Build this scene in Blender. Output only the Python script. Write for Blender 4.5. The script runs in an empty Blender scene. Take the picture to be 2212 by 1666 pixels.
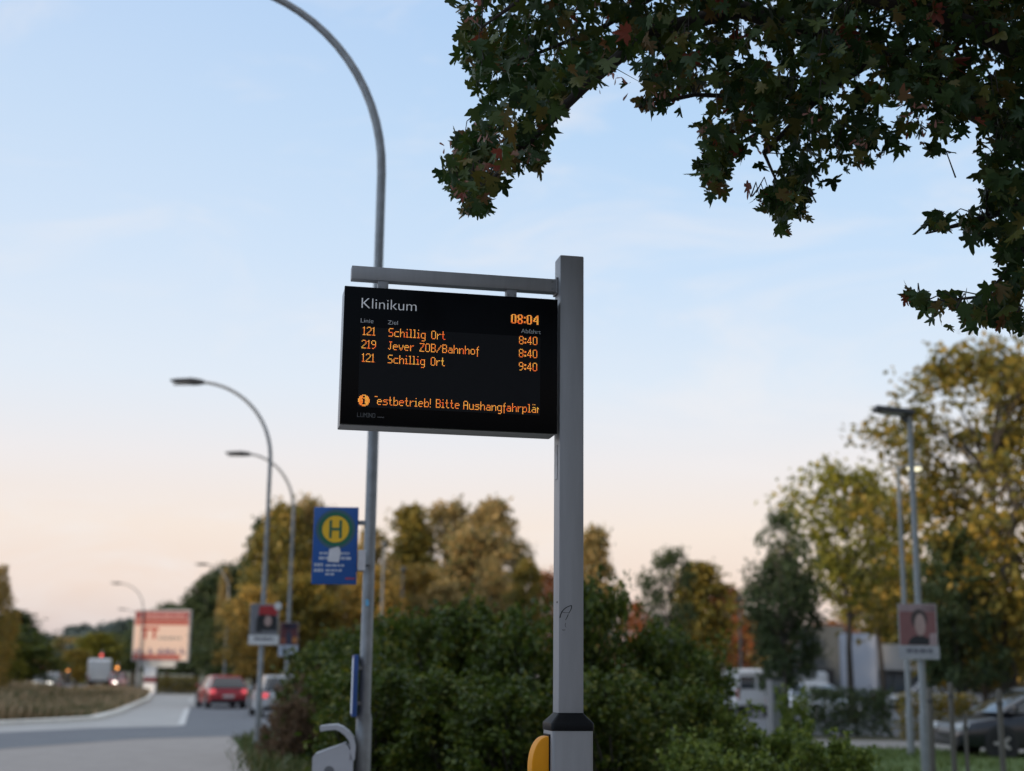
import bpy, bmesh, math, random
import numpy as np
from mathutils import Vector, Matrix

SC = bpy.context.scene
COL = SC.collection
R = math.radians

# ------------------------------------------------------------------ camera
EYE = 1.6
PITCH, ROLL, FPX, IMW, IMH = 11.80, 0.652, 3000.0, 2212.0, 1666.0
cd = bpy.data.cameras.new('camera')
cam = bpy.data.objects.new('camera', cd)
COL.objects.link(cam)
cd.sensor_width = 36.0
cd.lens = 36.0 * FPX / IMW
cd.clip_start, cd.clip_end = 0.05, 6000
cam.matrix_world = (Matrix.Translation((0, 0, EYE)) @ Matrix.Rotation(R(90 + PITCH), 4, 'X')
                    @ Matrix.Rotation(R(ROLL), 4, 'Z'))
cd.dof.use_dof = True
cd.dof.focus_distance = 7.15
cd.dof.aperture_fstop = 1.42
SC.camera = cam

# ------------------------------------------------------------------ sky, sun, exposure
def s2l(c):
    return tuple(((v / 255) / 12.92 if v / 255 <= 0.04045 else ((v / 255 + 0.055) / 1.055) ** 2.4) for v in c)

world = bpy.data.worlds.new('World')
SC.world = world
world.use_nodes = True
nt = world.node_tree
N, L = nt.nodes, nt.links
N.clear()
SUN_EL, SUN_ROT = R(8), R(-135)         # low morning sun behind the left shoulder; an added unseen block shades the bus stop
out = N.new('ShaderNodeOutputWorld')
bg = N.new('ShaderNodeBackground')
bg.inputs['Strength'].default_value = 1.0
tc = N.new('ShaderNodeTexCoord')
sep = N.new('ShaderNodeSeparateXYZ')
L.new(tc.outputs['Generated'], sep.inputs[0])
ramp = N.new('ShaderNodeValToRGB')
stops = [(0.0, (201, 190, 194)), (.030, (220, 204, 201)), (.060, (239, 217, 205)), (.100, (244, 228, 217)),
         (.150, (237, 232, 233)), (.205, (220, 231, 244)), (.290, (199, 222, 247)), (.375, (185, 214, 245)),
         (.454, (174, 206, 243)), (.56, (184, 208, 238)), (.75, (222, 228, 238)), (1.0, (232, 232, 236))]
el = ramp.color_ramp.elements
while len(el) < len(stops):
    el.new(0.5)
for e, (p, c) in zip(el, stops):
    e.position = p
    e.color = (*s2l(c), 1)
L.new(sep.outputs['Z'], ramp.inputs[0])
def vmath(op, *ins):
    n = N.new('ShaderNodeVectorMath'); n.operation = op
    for i, v in enumerate(ins):
        if isinstance(v, (tuple, list)): n.inputs[i].default_value = v
        else: L.new(v, n.inputs[i])
    return n
dot = vmath('DOT_PRODUCT', tc.outputs['Generated'], (-0.62, 0.785, 0.0))
def mrange(v, a, b, c, d, smooth=True):
    n = N.new('ShaderNodeMapRange')
    if smooth: n.interpolation_type = 'SMOOTHSTEP'
    for i, x in enumerate((a, b, c, d)): n.inputs[1 + i].default_value = x
    L.new(v, n.inputs[0])
    return n.outputs[0]
dl_ = vmath('DOT_PRODUCT', tc.outputs['Generated'], (-0.93, -0.37, 0.0))      # the sky is brightest toward the sun's side
az = mrange(dl_.outputs['Value'], 0.15, 0.9, 1.0, 2.7)
pale0 = mrange(dot.outputs['Value'], 0.62, 1.0, 0.0, 0.30)
upper = mrange(sep.outputs['Z'], .12, .22, 0.0, 1.0)
pm_ = N.new('ShaderNodeMath'); pm_.operation = 'MULTIPLY'
L.new(pale0, pm_.inputs[0]); L.new(upper, pm_.inputs[1])
pale = pm_.outputs[0]
def mix(fac, a, b, blend='MIX'):
    n = N.new('ShaderNodeMix'); n.data_type = 'RGBA'; n.blend_type = blend
    for sock, v in ((n.inputs[0], fac), (n.inputs[6], a), (n.inputs[7], b)):
        if isinstance(v, (int, float)): sock.default_value = v
        elif isinstance(v, tuple): sock.default_value = (*v, 1)
        else: L.new(v, sock)
    return n.outputs[2]
c1 = mix(pale, ramp.outputs[0], s2l((238, 240, 246)), 'MIX')
# thin high cloud
mp = N.new('ShaderNodeMapping'); mp.inputs['Scale'].default_value = (1.6, 1.6, 5.0); mp.inputs['Rotation'].default_value = (0.25, 0.2, 0.5)
L.new(tc.outputs['Generated'], mp.inputs[0])
nz = N.new('ShaderNodeTexNoise'); nz.inputs['Scale'].default_value = 3.2; nz.inputs['Detail'].default_value = 7
nz.inputs['Roughness'].default_value = 0.62; nz.inputs['Distortion'].default_value = 0.6
L.new(mp.outputs[0], nz.inputs['Vector'])
cl = mrange(nz.outputs[0], 0.48, 0.76, 0.0, 0.46)
c2 = mix(cl, c1, s2l((241, 237, 238)))
db_ = vmath('DOT_PRODUCT', tc.outputs['Generated'], (0.40, -0.916, 0.0))      # and dimmest behind the right shoulder
az2 = mrange(db_.outputs['Value'], 0.0, 0.9, 1.0, 0.60)
c3 = mix(1.0, mix(1.0, c2, az, 'MULTIPLY'), az2, 'MULTIPLY')
sky = N.new('ShaderNodeTexSky'); sky.sky_type = 'NISHITA'; sky.sun_disc = False
sky.sun_elevation = SUN_EL; sky.sun_rotation = SUN_ROT
c4 = mix(0.012, c3, sky.outputs[0])
L.new(c4, bg.inputs['Color'])
L.new(bg.outputs[0], out.inputs[0])

sd = bpy.data.lights.new('sun', 'SUN')
sun = bpy.data.objects.new('sun', sd)
COL.objects.link(sun)
sd.energy = 3.0
sd.angle = R(2.5)
sd.color = (1.0, 0.80, 0.58)
sdir = Vector((math.sin(SUN_ROT) * math.cos(SUN_EL), math.cos(SUN_ROT) * math.cos(SUN_EL), math.sin(SUN_EL)))
sun.rotation_euler = (-sdir).to_track_quat('-Z', 'Y').to_euler()
SC.view_settings.view_transform = 'Standard'
SC.view_settings.look = 'None'
SC.view_settings.exposure = 0.0
SC.view_settings.gamma = 1.0
SC.cycles.use_denoising = True
SC.cycles.max_bounces = 8
SC.cycles.transparent_max_bounces = 8

# ------------------------------------------------------------------ survey helpers: a sight line met at a distance or on the ground
_cr, _sr, _cp, _sp = math.cos(R(ROLL)), math.sin(R(ROLL)), math.cos(R(PITCH)), math.sin(R(PITCH))
def ray(px, py):
    X, V = px - IMW / 2, IMH / 2 - py
    u, v = (_cr * X - _sr * V) / FPX, (_sr * X + _cr * V) / FPX
    return Vector((u, _cp - v * _sp, _sp + v * _cp))
def P(px, py, Y):
    d = ray(px, py)
    return d * (Y / d.y) + Vector((0, 0, EYE))
def G(px, py):
    d = ray(px, py)
    q = d * (-EYE / d.z)
    return Vector((q.x, q.y, 0))

# ------------------------------------------------------------------ materials
MATS = {}
def mat(name, c, rough=0.6, metal=0.0, c2=None, scale=8.0, bump=0.0, emit=0.0, coat=0.0, spec=0.5, detail=5, stretch=None):
    if name in MATS: return MATS[name]
    m = bpy.data.materials.new(name); m.use_nodes = True
    t = m.node_tree; b = t.nodes['Principled BSDF']
    b.inputs['Base Color'].default_value = (*c, 1)
    b.inputs['Roughness'].default_value = rough
    b.inputs['Metallic'].default_value = metal
    b.inputs['Specular IOR Level'].default_value = spec
    if coat: b.inputs['Coat Weight'].default_value = coat
    if emit:
        b.inputs['Emission Color'].default_value = (*c, 1)
        b.inputs['Emission Strength'].default_value = emit
    if c2 is None and not emit: c2 = tuple(v * 0.82 for v in c)
    if c2 is not None:
        k = t.nodes.new('ShaderNodeTexCoord')
        n = t.nodes.new('ShaderNodeTexNoise'); n.inputs['Scale'].default_value = scale; n.inputs['Detail'].default_value = detail
        n.inputs['Roughness'].default_value = 0.6
        if stretch:
            mpn = t.nodes.new('ShaderNodeMapping'); mpn.inputs['Scale'].default_value = stretch
            t.links.new(k.outputs['Object'], mpn.inputs[0]); t.links.new(mpn.outputs[0], n.inputs['Vector'])
        else:
            t.links.new(k.outputs['Object'], n.inputs['Vector'])
        r = t.nodes.new('ShaderNodeValToRGB')
        r.color_ramp.elements[0].position = 0.32; r.color_ramp.elements[1].position = 0.68
        r.color_ramp.elements[0].color = (*c, 1); r.color_ramp.elements[1].color = (*c2, 1)
        t.links.new(n.outputs[0], r.inputs[0]); t.links.new(r.outputs[0], b.inputs['Base Color'])
        if bump:
            bp = t.nodes.new('ShaderNodeBump'); bp.inputs['Strength'].default_value = bump; bp.inputs['Distance'].default_value = 0.02
            t.links.new(n.outputs[0], bp.inputs['Height']); t.links.new(bp.outputs[0], b.inputs['Normal'])
    MATS[name] = m
    return m

def leafmat(name, cols, trans=0.35, patch=0.6, pscale=1.2):
    """cols: list of (position, linear rgb); every leaf takes its own colour, with slow drift through the crown"""
    m = bpy.data.materials.new(name); m.use_nodes = True
    t = m.node_tree; b = t.nodes['Principled BSDF']; o = t.nodes['Material Output']
    g = t.nodes.new('ShaderNodeNewGeometry')
    k = t.nodes.new('ShaderNodeTexCoord')
    n = t.nodes.new('ShaderNodeTexNoise'); n.inputs['Scale'].default_value = pscale; n.inputs['Detail'].default_value = 2
    t.links.new(k.outputs['Object'], n.inputs['Vector'])
    mx = t.nodes.new('ShaderNodeMath'); mx.operation = 'MULTIPLY_ADD'
    sb = t.nodes.new('ShaderNodeMath'); sb.operation = 'SUBTRACT'; sb.inputs[1].default_value = 0.5
    t.links.new(n.outputs[0], sb.inputs[0])
    t.links.new(sb.outputs[0], mx.inputs[0]); mx.inputs[1].default_value = patch * 2
    t.links.new(g.outputs['Random Per Island'], mx.inputs[2])
    r = t.nodes.new('ShaderNodeValToRGB')
    e = r.color_ramp.elements
    while len(e) < len(cols): e.new(0.5)
    for q, (p, c) in zip(e, cols): q.position = p; q.color = (*c, 1)
    t.links.new(mx.outputs[0], r.inputs[0])
    t.links.new(r.outputs[0], b.inputs['Base Color'])
    b.inputs['Roughness'].default_value = 0.55; b.inputs['Specular IOR Level'].default_value = 0.3
    tr = t.nodes.new('ShaderNodeBsdfTranslucent'); t.links.new(r.outputs[0], tr.inputs[0])
    ms = t.nodes.new('ShaderNodeMixShader'); ms.inputs[0].default_value = trans
    t.links.new(b.outputs[0], ms.inputs[1]); t.links.new(tr.outputs[0], ms.inputs[2]); t.links.new(ms.outputs[0], o.inputs[0])
    return m

# ------------------------------------------------------------------ mesh helpers
class MB:
    """collects pieces of ONE mesh"""
    def __init__(self): self.v, self.f, self.m, self.mats, self.cur = [], [], [], [], 0
    def mat(self, m):
        if m not in self.mats: self.mats.append(m)
        self.cur = self.mats.index(m); return self
    def add(self, vs, fs):
        o = len(self.v); self.v += [tuple(p) for p in vs]
        self.f += [tuple(i + o for i in f) for f in fs]; self.m += [self.cur] * len(fs); return self
    def box(self, x0, x1, y0, y1, z0, z1, bev=0.0, M=None):
        bm = bmesh.new()
        bmesh.ops.create_cube(bm, size=1.0)
        for v in bm.verts: v.co = Vector(((x0 + x1) / 2 + v.co.x * (x1 - x0), (y0 + y1) / 2 + v.co.y * (y1 - y0), (z0 + z1) / 2 + v.co.z * (z1 - z0)))
        if bev: bmesh.ops.bevel(bm, geom=bm.edges[:], offset=bev, segments=2, affect='EDGES', profile=0.6)
        if M: bm.transform(M)
        bm.verts.index_update()
        self.add([v.co for v in bm.verts], [[v.index for v in f.verts] for f in bm.faces]); bm.free(); return self
    def tube(self, pts, rads, n=12, cap=True):
        pts = [Vector(p) for p in pts]
        if not isinstance(rads, (list, tuple)): rads = [rads] * len(pts)
        vs, fs = [], []
        ref = None
        for i, p in enumerate(pts):
            d = (pts[min(i + 1, len(pts) - 1)] - pts[max(i - 1, 0)]).normalized()
            if ref is None:
                ref = d.orthogonal().normalized()
            a = (ref - d * ref.dot(d)).normalized(); ref = a
            b = d.cross(a)
            for k in range(n):
                t = 2 * math.pi * k / n
                vs.append(p + (a * math.cos(t) + b * math.sin(t)) * rads[i])
        for i in range(len(pts) - 1):
            for k in range(n):
                fs.append((i * n + k, i * n + (k + 1) % n, (i + 1) * n + (k + 1) % n, (i + 1) * n + k))
        if cap:
            fs.append(tuple(range(n))[::-1]); fs.append(tuple((len(pts) - 1) * n + k for k in range(n)))
        return self.add(vs, fs)
    def prism(self, poly, axis, a, b, M=None):
        """poly: 2-D outline, pushed along axis from a to b"""
        n = len(poly)
        def pt(q, w): return {'x': (w, q[0], q[1]), 'y': (q[0], w, q[1]), 'z': (q[0], q[1], w)}[axis]
        vs = [Vector(pt(q, a)) for q in poly] + [Vector(pt(q, b)) for q in poly]
        if M: vs = [M @ v for v in vs]
        fs = [tuple(range(n)), tuple(range(2 * n - 1, n - 1, -1))] + [(i, n + i, n + (i + 1) % n, (i + 1) % n) for i in range(n)]
        return self.add(vs, fs)
    def loft(self, loops, cap=True):
        n = len(loops[0]); vs = [p for l in loops for p in l]; fs = []
        for i in range(len(loops) - 1):
            for k in range(n):
                fs.append((i * n + k, i * n + (k + 1) % n, (i + 1) * n + (k + 1) % n, (i + 1) * n + k))
        if cap: fs += [tuple(range(n))[::-1], tuple((len(loops) - 1) * n + k for k in range(n))]
        return self.add(vs, fs)
    def build(self, name, m=None, parent=None, smooth=None, recalc=True, bevel=0.0):
        me = bpy.data.meshes.new(name)
        me.from_pydata(self.v, [], self.f)
        if m is not None and not self.mats: self.mats = [m]
        for x in self.mats: me.materials.append(x)
        if len(self.mats) > 1: me.polygons.foreach_set('material_index', self.m)
        if recalc:
            bm = bmesh.new(); bm.from_mesh(me); bmesh.ops.recalc_face_normals(bm, faces=bm.faces[:]); bm.to_mesh(me); bm.free()
        if smooth is not None:
            me.polygons.foreach_set('use_smooth', [True] * len(me.polygons))
            me.set_sharp_from_angle(angle=R(smooth))
        me.update()
        return link(name, me, parent)

def link(name, data, parent=None):
    o = bpy.data.objects.new(name, data); COL.objects.link(o)
    if parent is not None: o.parent = parent
    return o
def tag(o, label=None, cat=None, group=None, kind=None):
    for k, v in (('label', label), ('category', cat), ('group', group), ('kind', kind)):
        if v: o[k] = v
    return o
def thing(name, label, cat, loc=(0, 0, 0), rz=0.0, group=None):
    o = link(name, None); o.empty_display_size = 0.2
    o.location = loc; o.rotation_euler = (0, 0, rz)
    return tag(o, label, cat, group)
def dup(o, label=None, loc=None, rz=None, parent=None):
    c = o.copy(); COL.objects.link(c)
    if parent is not None: c.parent = parent
    if label: c['label'] = label
    if loc is not None: c.location = loc
    if rz is not None: c.rotation_euler = (0, 0, rz)
    for ch in list(o.children): dup(ch, parent=c)
    return c
def recolour(o, m, names):
    """give the named parts of a copied thing their own paint"""
    for ch in o.children:
        if ch.name.split('.')[0] in names:
            ch.data = ch.data.copy(); ch.data.materials[0] = m
def disc(cx, cz, r, y, n=36, sx=1.0):
    return [(cx + r * sx * math.cos(2 * math.pi * k / n), y, cz + r * math.sin(2 * math.pi * k / n)) for k in range(n)]

# numpy leaf clouds -------------------------------------------------
def leaf_cloud(rng, C, size, ratio=0.62, droop=0.0, jitter=0.45):
    n = len(C)
    d = rng.normal(size=(n, 3)); d[:, 2] -= droop; d /= np.linalg.norm(d, axis=1)[:, None]
    a = rng.normal(size=(n, 3)); w = np.cross(d, a); w /= np.linalg.norm(w, axis=1)[:, None] + 1e-9
    nn = np.cross(d, w)
    s = size * (1 + jitter * rng.uniform(-1, 1, n))[:, None]
    V = np.empty((n, 4, 3))
    V[:, 0] = C - d * s * 0.5
    V[:, 1] = C + w * s * ratio * 0.5 + nn * s * 0.10
    V[:, 2] = C + d * s * 0.5 - nn * s * 0.06
    V[:, 3] = C - w * s * ratio * 0.5 + nn * s * 0.10
    return V.reshape(-1, 3)
def quad_mesh(name, V, m):
    n = len(V) // 4
    me = bpy.data.meshes.new(name)
    me.vertices.add(4 * n); me.vertices.foreach_set('co', V.astype(np.float32).ravel())
    me.loops.add(4 * n); me.loops.foreach_set('vertex_index', np.arange(4 * n, dtype=np.int32))
    me.polygons.add(n); me.polygons.foreach_set('loop_start', np.arange(0, 4 * n, 4, dtype=np.int32))
    me.polygons.foreach_set('loop_total', np.full(n, 4, dtype=np.int32))
    me.update(); me.validate()
    if m: me.materials.append(m)
    return me

# ------------------------------------------------------------------ ground
def sheet(name, pts, z, m):
    mb = MB(); mb.add([(p[0], p[1], z) for p in pts], [tuple(range(len(pts)))])
    o = mb.build(name, m); tag(o, kind='structure'); return o
M_soil = mat('soil', (.060, .062, .035), .95, c2=(.085, .080, .045), scale=.6, bump=.4)
M_asph = mat('asphalt', (.150, .158, .172), .85, c2=(.120, .127, .140), scale=.9, bump=.1, detail=9)
M_conc = mat('pale_concrete', (.42, .405, .385), .85, c2=(.35, .338, .32), scale=.7, bump=.1, detail=9)
M_pave = mat('paving', (.33, .295, .268), .85, c2=(.28, .25, .228), scale=2.4, bump=.15, detail=9)
M_kerb = mat('kerb_stone', (.80, .77, .70), .8, c2=(.66, .63, .57), scale=2.0, bump=.2)
M_white = mat('road_paint', (.62, .61, .58), .6, c2=(.48, .47, .45), scale=6)
M_lawn = mat('lawn_turf', (.085, .135, .030), .95, c2=(.06, .10, .022), scale=1.5, bump=.4)
M_dirt = mat('dry_turf', (.19, .145, .08), .95, c2=(.12, .105, .05), scale=.8, bump=.4)
M_drive = mat('driveway_paving', (.23, .215, .20), .85, c2=(.18, .17, .16), scale=1.5, bump=.1)

sheet('ground', [(-2500, -300), (2500, -300), (2500, 4000), (-2500, 4000)], -0.02, M_soil)
# carriageway: comes from the left and bends away up the street
edge_near = [G(0, 1631), G(300, 1607), G(494, 1601)]
dn = (edge_near[0] - edge_near[1]).normalized()
road_pts = [edge_near[0] + dn * 30, edge_near[0], edge_near[1], edge_near[2], Vector((-6.4, 40, 0)), Vector((-7.6, 52, 0)),
            Vector((-10.6, 66, 0)), Vector((-16.5, 92, 0)), Vector((-27, 125, 0)), Vector((-52, 170, 0)), Vector((-66, 160, 0)),
            Vector((-37, 115, 0)), Vector((-24.5, 88, 0)), Vector((-19, 70, 0)), Vector((-15.8, 52, 0)), Vector((-20, 38, 0)), Vector((-45, 20, 0))]
sheet('road', road_pts, 0.0, M_asph)
kerb_line = [Vector((-34, 28.5, 0)), Vector((-24, 34.5, 0)), G(0, 1568) + Vector((-1, -1.5, 0)), G(0, 1568), G(110, 1563), G(210, 1557), G(260, 1543), G(300, 1524), Vector((-20.6, 82, 0)), Vector((-25.0, 100, 0)), Vector((-33, 118, 0))]
lane_in = [G(0, 1583), G(210, 1573), G(388, 1569), G(404, 1530), Vector((-17.6, 85, 0)), Vector((-21.5, 100, 0)), Vector((-31, 122, 0))]
lane_start = [Vector((-34, 24.5, 0)), Vector((-22, 31.5, 0))]
lane = lane_start + lane_in + kerb_line[::-1]
sheet('lane', lane, 0.004, M_conc)
# pavement in front of us up to the carriageway
sheet('pavement', [edge_near[0] + dn * 30, edge_near[0], edge_near[1], edge_near[2], Vector((-6.0, 31.5, 0)), Vector((-5.2, 28, 0)), Vector((-4.25, 24, 0)),
                   Vector((-3.5, 20, 0)), Vector((-1.2, 12.5, 0)), Vector((3, 9.6, 0)), Vector((3, -12, 0)), Vector((-32, -12, 0))], 0.110, M_pave)
def ribbon(name, pts, w, z0, z1, m, side=1):
    mb = MB()
    loops = []
    for i, p in enumerate(pts):
        d = (Vector(pts[min(i + 1, len(pts) - 1)]) - Vector(pts[max(i - 1, 0)])).normalized()
        nrm = Vector((-d.y, d.x, 0)) * side
        a, b = Vector(p), Vector(p) + nrm * w
        loops.append([(a.x, a.y, z0), (a.x, a.y, z1 - .02), ((a.x * .85 + b.x * .15), (a.y * .85 + b.y * .15), z1), (b.x, b.y, z1), (b.x, b.y, z0)])
    mb.loft(loops)
    o = mb.build(name, m); tag(o, kind='structure'); return o
ribbon('kerb', kerb_line, .30, -.01, .14, M_kerb, 1)
ribbon('kerb', [edge_near[0] + dn * 30, edge_near[0], edge_near[1], edge_near[2], Vector((-6.1, 34.5, 0))], .14, -.01, .118, M_pave, -1)
# lane dash beside the red car
a0, a1 = G(391, 1567), G(405, 1530)
dd = (a1 - a0).normalized(); dw = Vector((dd.y, -dd.x, 0)) * .11
mk = MB()
for s0, s1 in ((0, 1.0), (1.7, 2.2), (2.9, 3.4)):
    p, q = a0 + (a1 - a0) * s0, a0 + (a1 - a0) * s1
    mk.add([(*(p - dw).xy, .009), (*(p + dw).xy, .009), (*(q + dw).xy, .009), (*(q - dw).xy, .009)], [(0, 1, 2, 3)])
tag(mk.build('lane_marking', M_white), kind='structure')
# traffic island with dry grass, and its rising back
isl = MB()
ks = [k + Vector((-.28, .2, 0)) for k in kerb_line]
bk = [Vector((-60, 60, 0))] * 3 + [Vector((-46, 62, 0)), Vector((-40, 66, 0)), Vector((-36, 70, 0)), Vector((-33, 76, 0)), Vector((-32, 82, 0)), Vector((-31, 88, 0)), Vector((-33, 104, 0)), Vector((-38, 120, 0))]
vs, fs = [], []
STEP = 8
def hill(p, t):
    return .10 + .55 * math.sin(min(1, t * 1.3) * math.pi / 2) * (0.75 + .25 * math.sin(p.x * .7) * math.cos(p.y * .5)) * max(0, min(1, (96 - p.y) / 25))
for k, b in zip(ks, bk):
    for j in range(STEP + 1):
        t = j / STEP; p = k.lerp(b, t)
        vs.append((p.x, p.y, hill(p, t)))
for i in range(len(ks) - 1):
    for j in range(STEP):
        q = i * (STEP + 1) + j
        fs.append((q, q + 1, q + STEP + 2, q + STEP + 1))
isl.add(vs, fs)
tag(isl.build('verge', M_dirt, smooth=60), kind='structure')
# right side: lawn, driveway, and the grass at the left foot of the shrubs
sheet('lawn', [(2.6, 13.5), (30, 13.5), (30, 30.6), (13.2, 31.5), (10.6, 33.2), (7.4, 34.4), (3.0, 34.0)], 0.02, M_lawn)
sheet('driveway', [(3, 34.2), (7.4, 34.5), (10.6, 33.3), (13.2, 31.6), (34, 30.7), (34, 37.8), (3, 38.6)], 0.0, M_drive)
sheet('car_park', [(4, 42), (60, 40.5), (90, 100), (6, 100)], 0.0, M_asph)
sheet('grass_strip', [(-6.6, 34.1), (-6.0, 31.5), (-5.2, 28), (-4.25, 24), (-3.5, 20), (-1.2, 12.6), (2.6, 12.6), (2.6, 40), (-6.3, 40)], 0.05, M_lawn)

def blades(name, rng, pts, h, w, m, lean=.35):
    n = len(pts)
    a = rng.uniform(0, 2 * np.pi, n)
    hh = h * rng.uniform(.35, 1.2, n) * (.72 + .45 * np.sin(pts[:, 0] * .9 + np.sin(pts[:, 1] * .5)) * np.sin(pts[:, 1] * .37 + pts[:, 0] * .3))
    dx, dy = np.cos(a), np.sin(a)
    ln = rng.uniform(0, lean, n) * hh; b = rng.uniform(0, 2 * np.pi, n)
    V = np.empty((n, 4, 3))
    V[:, 0] = pts + np.stack([-dx * w, -dy * w, np.zeros(n)], 1)
    V[:, 1] = pts + np.stack([dx * w, dy * w, np.zeros(n)], 1)
    V[:, 2] = pts + np.stack([dx * w * .5 + np.cos(b) * ln, dy * w * .5 + np.sin(b) * ln, hh], 1)
    V[:, 3] = pts + np.stack([-dx * w * .5 + np.cos(b) * ln * 1.05, -dy * w * .5 + np.sin(b) * ln * 1.05, hh * .97], 1)
    o = link(name, quad_mesh(name, V.reshape(-1, 3), m)); tag(o, kind='stuff'); return o
rng = np.random.default_rng(5)
Mg_lawn = leafmat('lawn_blades', [(0, (.055, .085, .016)), (.5, (.085, .125, .026)), (1, (.13, .155, .042))], .25, .5, .5)
Mg_dry = leafmat('dry_blades', [(0, (.07, .09, .030)), (.22, (.11, .11, .045)), (.45, (.20, .15, .075)), (.6, (.34, .235, .13)), (1, (.50, .36, .22))], .25, .9, .16)
n = 15000
pp = np.stack([rng.uniform(3.5, 15, n), rng.uniform(19, 34, n), np.full(n, .02)], 1)
blades('lawn_grass', rng, pp[(pp[:, 1] < 34.2 - np.maximum(0, (pp[:, 0] - 7.4) * .5))], .11, .012, Mg_lawn, .7)
n = 11000
pp = np.stack([rng.uniform(-6.4, -1.5, n), rng.uniform(21, 38, n), np.full(n, .05)], 1)
pp = pp[pp[:, 0] > -3.62 - (pp[:, 1] - 20) * .195 + rng.normal(size=n) * .12]
blades('edge_grass', rng, pp, .22, .014, leafmat('edge_blades', [(0, (.05, .07, .018)), (.5, (.085, .105, .03)), (1, (.17, .15, .06))], .25, .5, .8), .8)
# dry tall grass on the island
acc = []
for i in range(2, len(ks) - 2):
    A, B, C, D = ks[i], ks[i + 1], bk[i + 1], bk[i]
    area = ((B - A).length + (C - D).length) / 2 * (D - A).length
    m_ = int(area * 46)
    s, t = rng.uniform(0, 1, m_), rng.uniform(0.015, 1, m_) ** 1.3
    x = (A.x * (1 - s) + B.x * s) * (1 - t) + (D.x * (1 - s) + C.x * s) * t
    y = (A.y * (1 - s) + B.y * s) * (1 - t) + (D.y * (1 - s) + C.y * s) * t
    z = np.array([hill(Vector((xx, yy, 0)), tt) for xx, yy, tt in zip(x, y, t)]) - .03
    acc.append(np.stack([x, y, z], 1))
blades('dry_grass', rng, np.concatenate(acc), .52, .022, Mg_dry, .6)

# ------------------------------------------------------------------ street lamps
M_galv = mat('galvanised_steel', (.25, .26, .27), .55, .5, c2=(.17, .175, .18), scale=7, detail=8)
M_galv2 = mat('pale_steel', (.21, .22, .225), .6, .3, c2=(.16, .17, .17), scale=6)
M_dark = mat('dark_housing', (.045, .047, .052), .5, .1)
M_lens = mat('lamp_lens', (.5, .5, .5), .2)
M_lit = mat('lit_lamp', (1.0, .93, .70), emit=1.1)
def arc_pts(z0, a, b, n=18, t1=86):
    return [(-a * (1 - math.cos(R(t))), 0, z0 + b * math.sin(R(t))) for t in np.linspace(0, t1, n)]
def street_lamp(px, Y, label, rz=0.0, zarc=6.30, a=1.85, b=1.75, py=1500, rbase=.072, rtop=.045, seam=3.9):
    q = P(px, py, Y)
    t = thing('street_lamp', label, 'street lamp', (q.x, q.y, 0), rz, 'curved street lamps')
    m1 = MB()
    m1.tube([(0, 0, -.05), (0, 0, 1.22), (0, 0, 1.27), (0, 0, seam), (0, 0, seam + .06)], [rbase, rbase, rbase * .78, rbase * .72, rtop * .98], 16)
    m1.build('pole', M_galv, t, 50)
    pts = [(0, 0, seam + .02), (0, 0, (seam + zarc) / 2)] + arc_pts(zarc, a, b)
    MB().tube(pts, [rtop] * 2 + [rtop * (1 - .25 * i / 18) for i in range(18)], 14).build('arm', M_galv, t, 50)
    MB().box(-.036, .036, -rbase * .75 - .012, -rbase * .70, .55, .95, .006).build('service_door', M_galv2, t)
    x, _, z = arc_pts(zarc, a, b)[-1]
    h = MB()
    h.loft([[(x + .06 - .78 * k, w * s_, z + zz + .035 * k) for s_, zz in ((-1, .0), (-.8, .05 * e), (.8, .05 * e), (1, .0), (.7, -.05 * e), (-.7, -.05 * e))]
            for k, w, e in ((0, .05, .8), (.15, .10, 1.2), (.35, .15, 1.4), (.8, .15, .8), (1.0, .09, .35))])
    hd = h.build('lamp_head', M_dark, t, 40)
    MB().box(x - .66, x - .22, -.1, .1, z - .055, z - .045, .004).build('lens', M_lens, hd)
    return t
lamp_near = street_lamp(783, 12.85, 'tall curved steel street lamp nearest the bus stop, carrying the blue stop sign', py=1660, zarc=6.38, a=2.0, b=2.06)
street_lamp(560, 31, 'curved steel street lamp carrying the election poster with a red cap', R(-4), 6.30, 1.80, 1.80, py=1500)
street_lamp(617, 41.5, 'curved steel street lamp carrying the smaller dark red poster', R(-4), 6.30, 1.55, 1.78, py=1500)
street_lamp(484, 82, 'small distant curved lamp rising behind the red car', R(-6), 6.20, 1.5, 1.6, py=1470)
street_lamp(300, 100, 'small distant curved lamp rising from behind the billboard', R(-6), 6.00, 1.9, 1.75, py=1450)
street_lamp(297, 132, 'farthest curved lamp, its short arm just left of the billboard top', R(-6), 5.7, 1.7, 1.6, py=1450)
# plain straight posts seen over the shrubs
def lamp_post(px, py_top, Y, label, r=.06, head='cap', cat='lamp post'):
    q = P(px, py_top, Y)
    t = thing('lamp_post', label, cat, (q.x, q.y, 0), 0)
    MB().tube([(0, 0, -.05), (0, 0, 1.0), (0, 0, 1.05), (0, 0, q.z)], [r * 1.35, r * 1.3, r, r * .75], 14).build('pole', M_galv2, t, 50)
    return t, q.z
for px, py, Y, lab in ((829, 1182, 68, 'thin pale lamp post in front of the golden trees, left of the other'),
                       (870, 1236, 80, 'shorter thin lamp post in front of the golden trees beside the tall crown'),
                       (1597, 1300, 64, 'thin pale lamp post beside the rust orange tree and the dark green tree')):
    t, z = lamp_post(px, py, Y, lab)
    MB().tube([(0, 0, z - .02), (0, 0, z + .05), (0, 0, z + .22), (0, 0, z + .28)], [.06, .13, .2, .05], 14).build('lamp_head', M_galv2, t, 50)
t, z = lamp_post(1964, 895, 24.0, 'tall lamp post with a flat dark head, carrying the pink portrait poster', .062)
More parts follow.
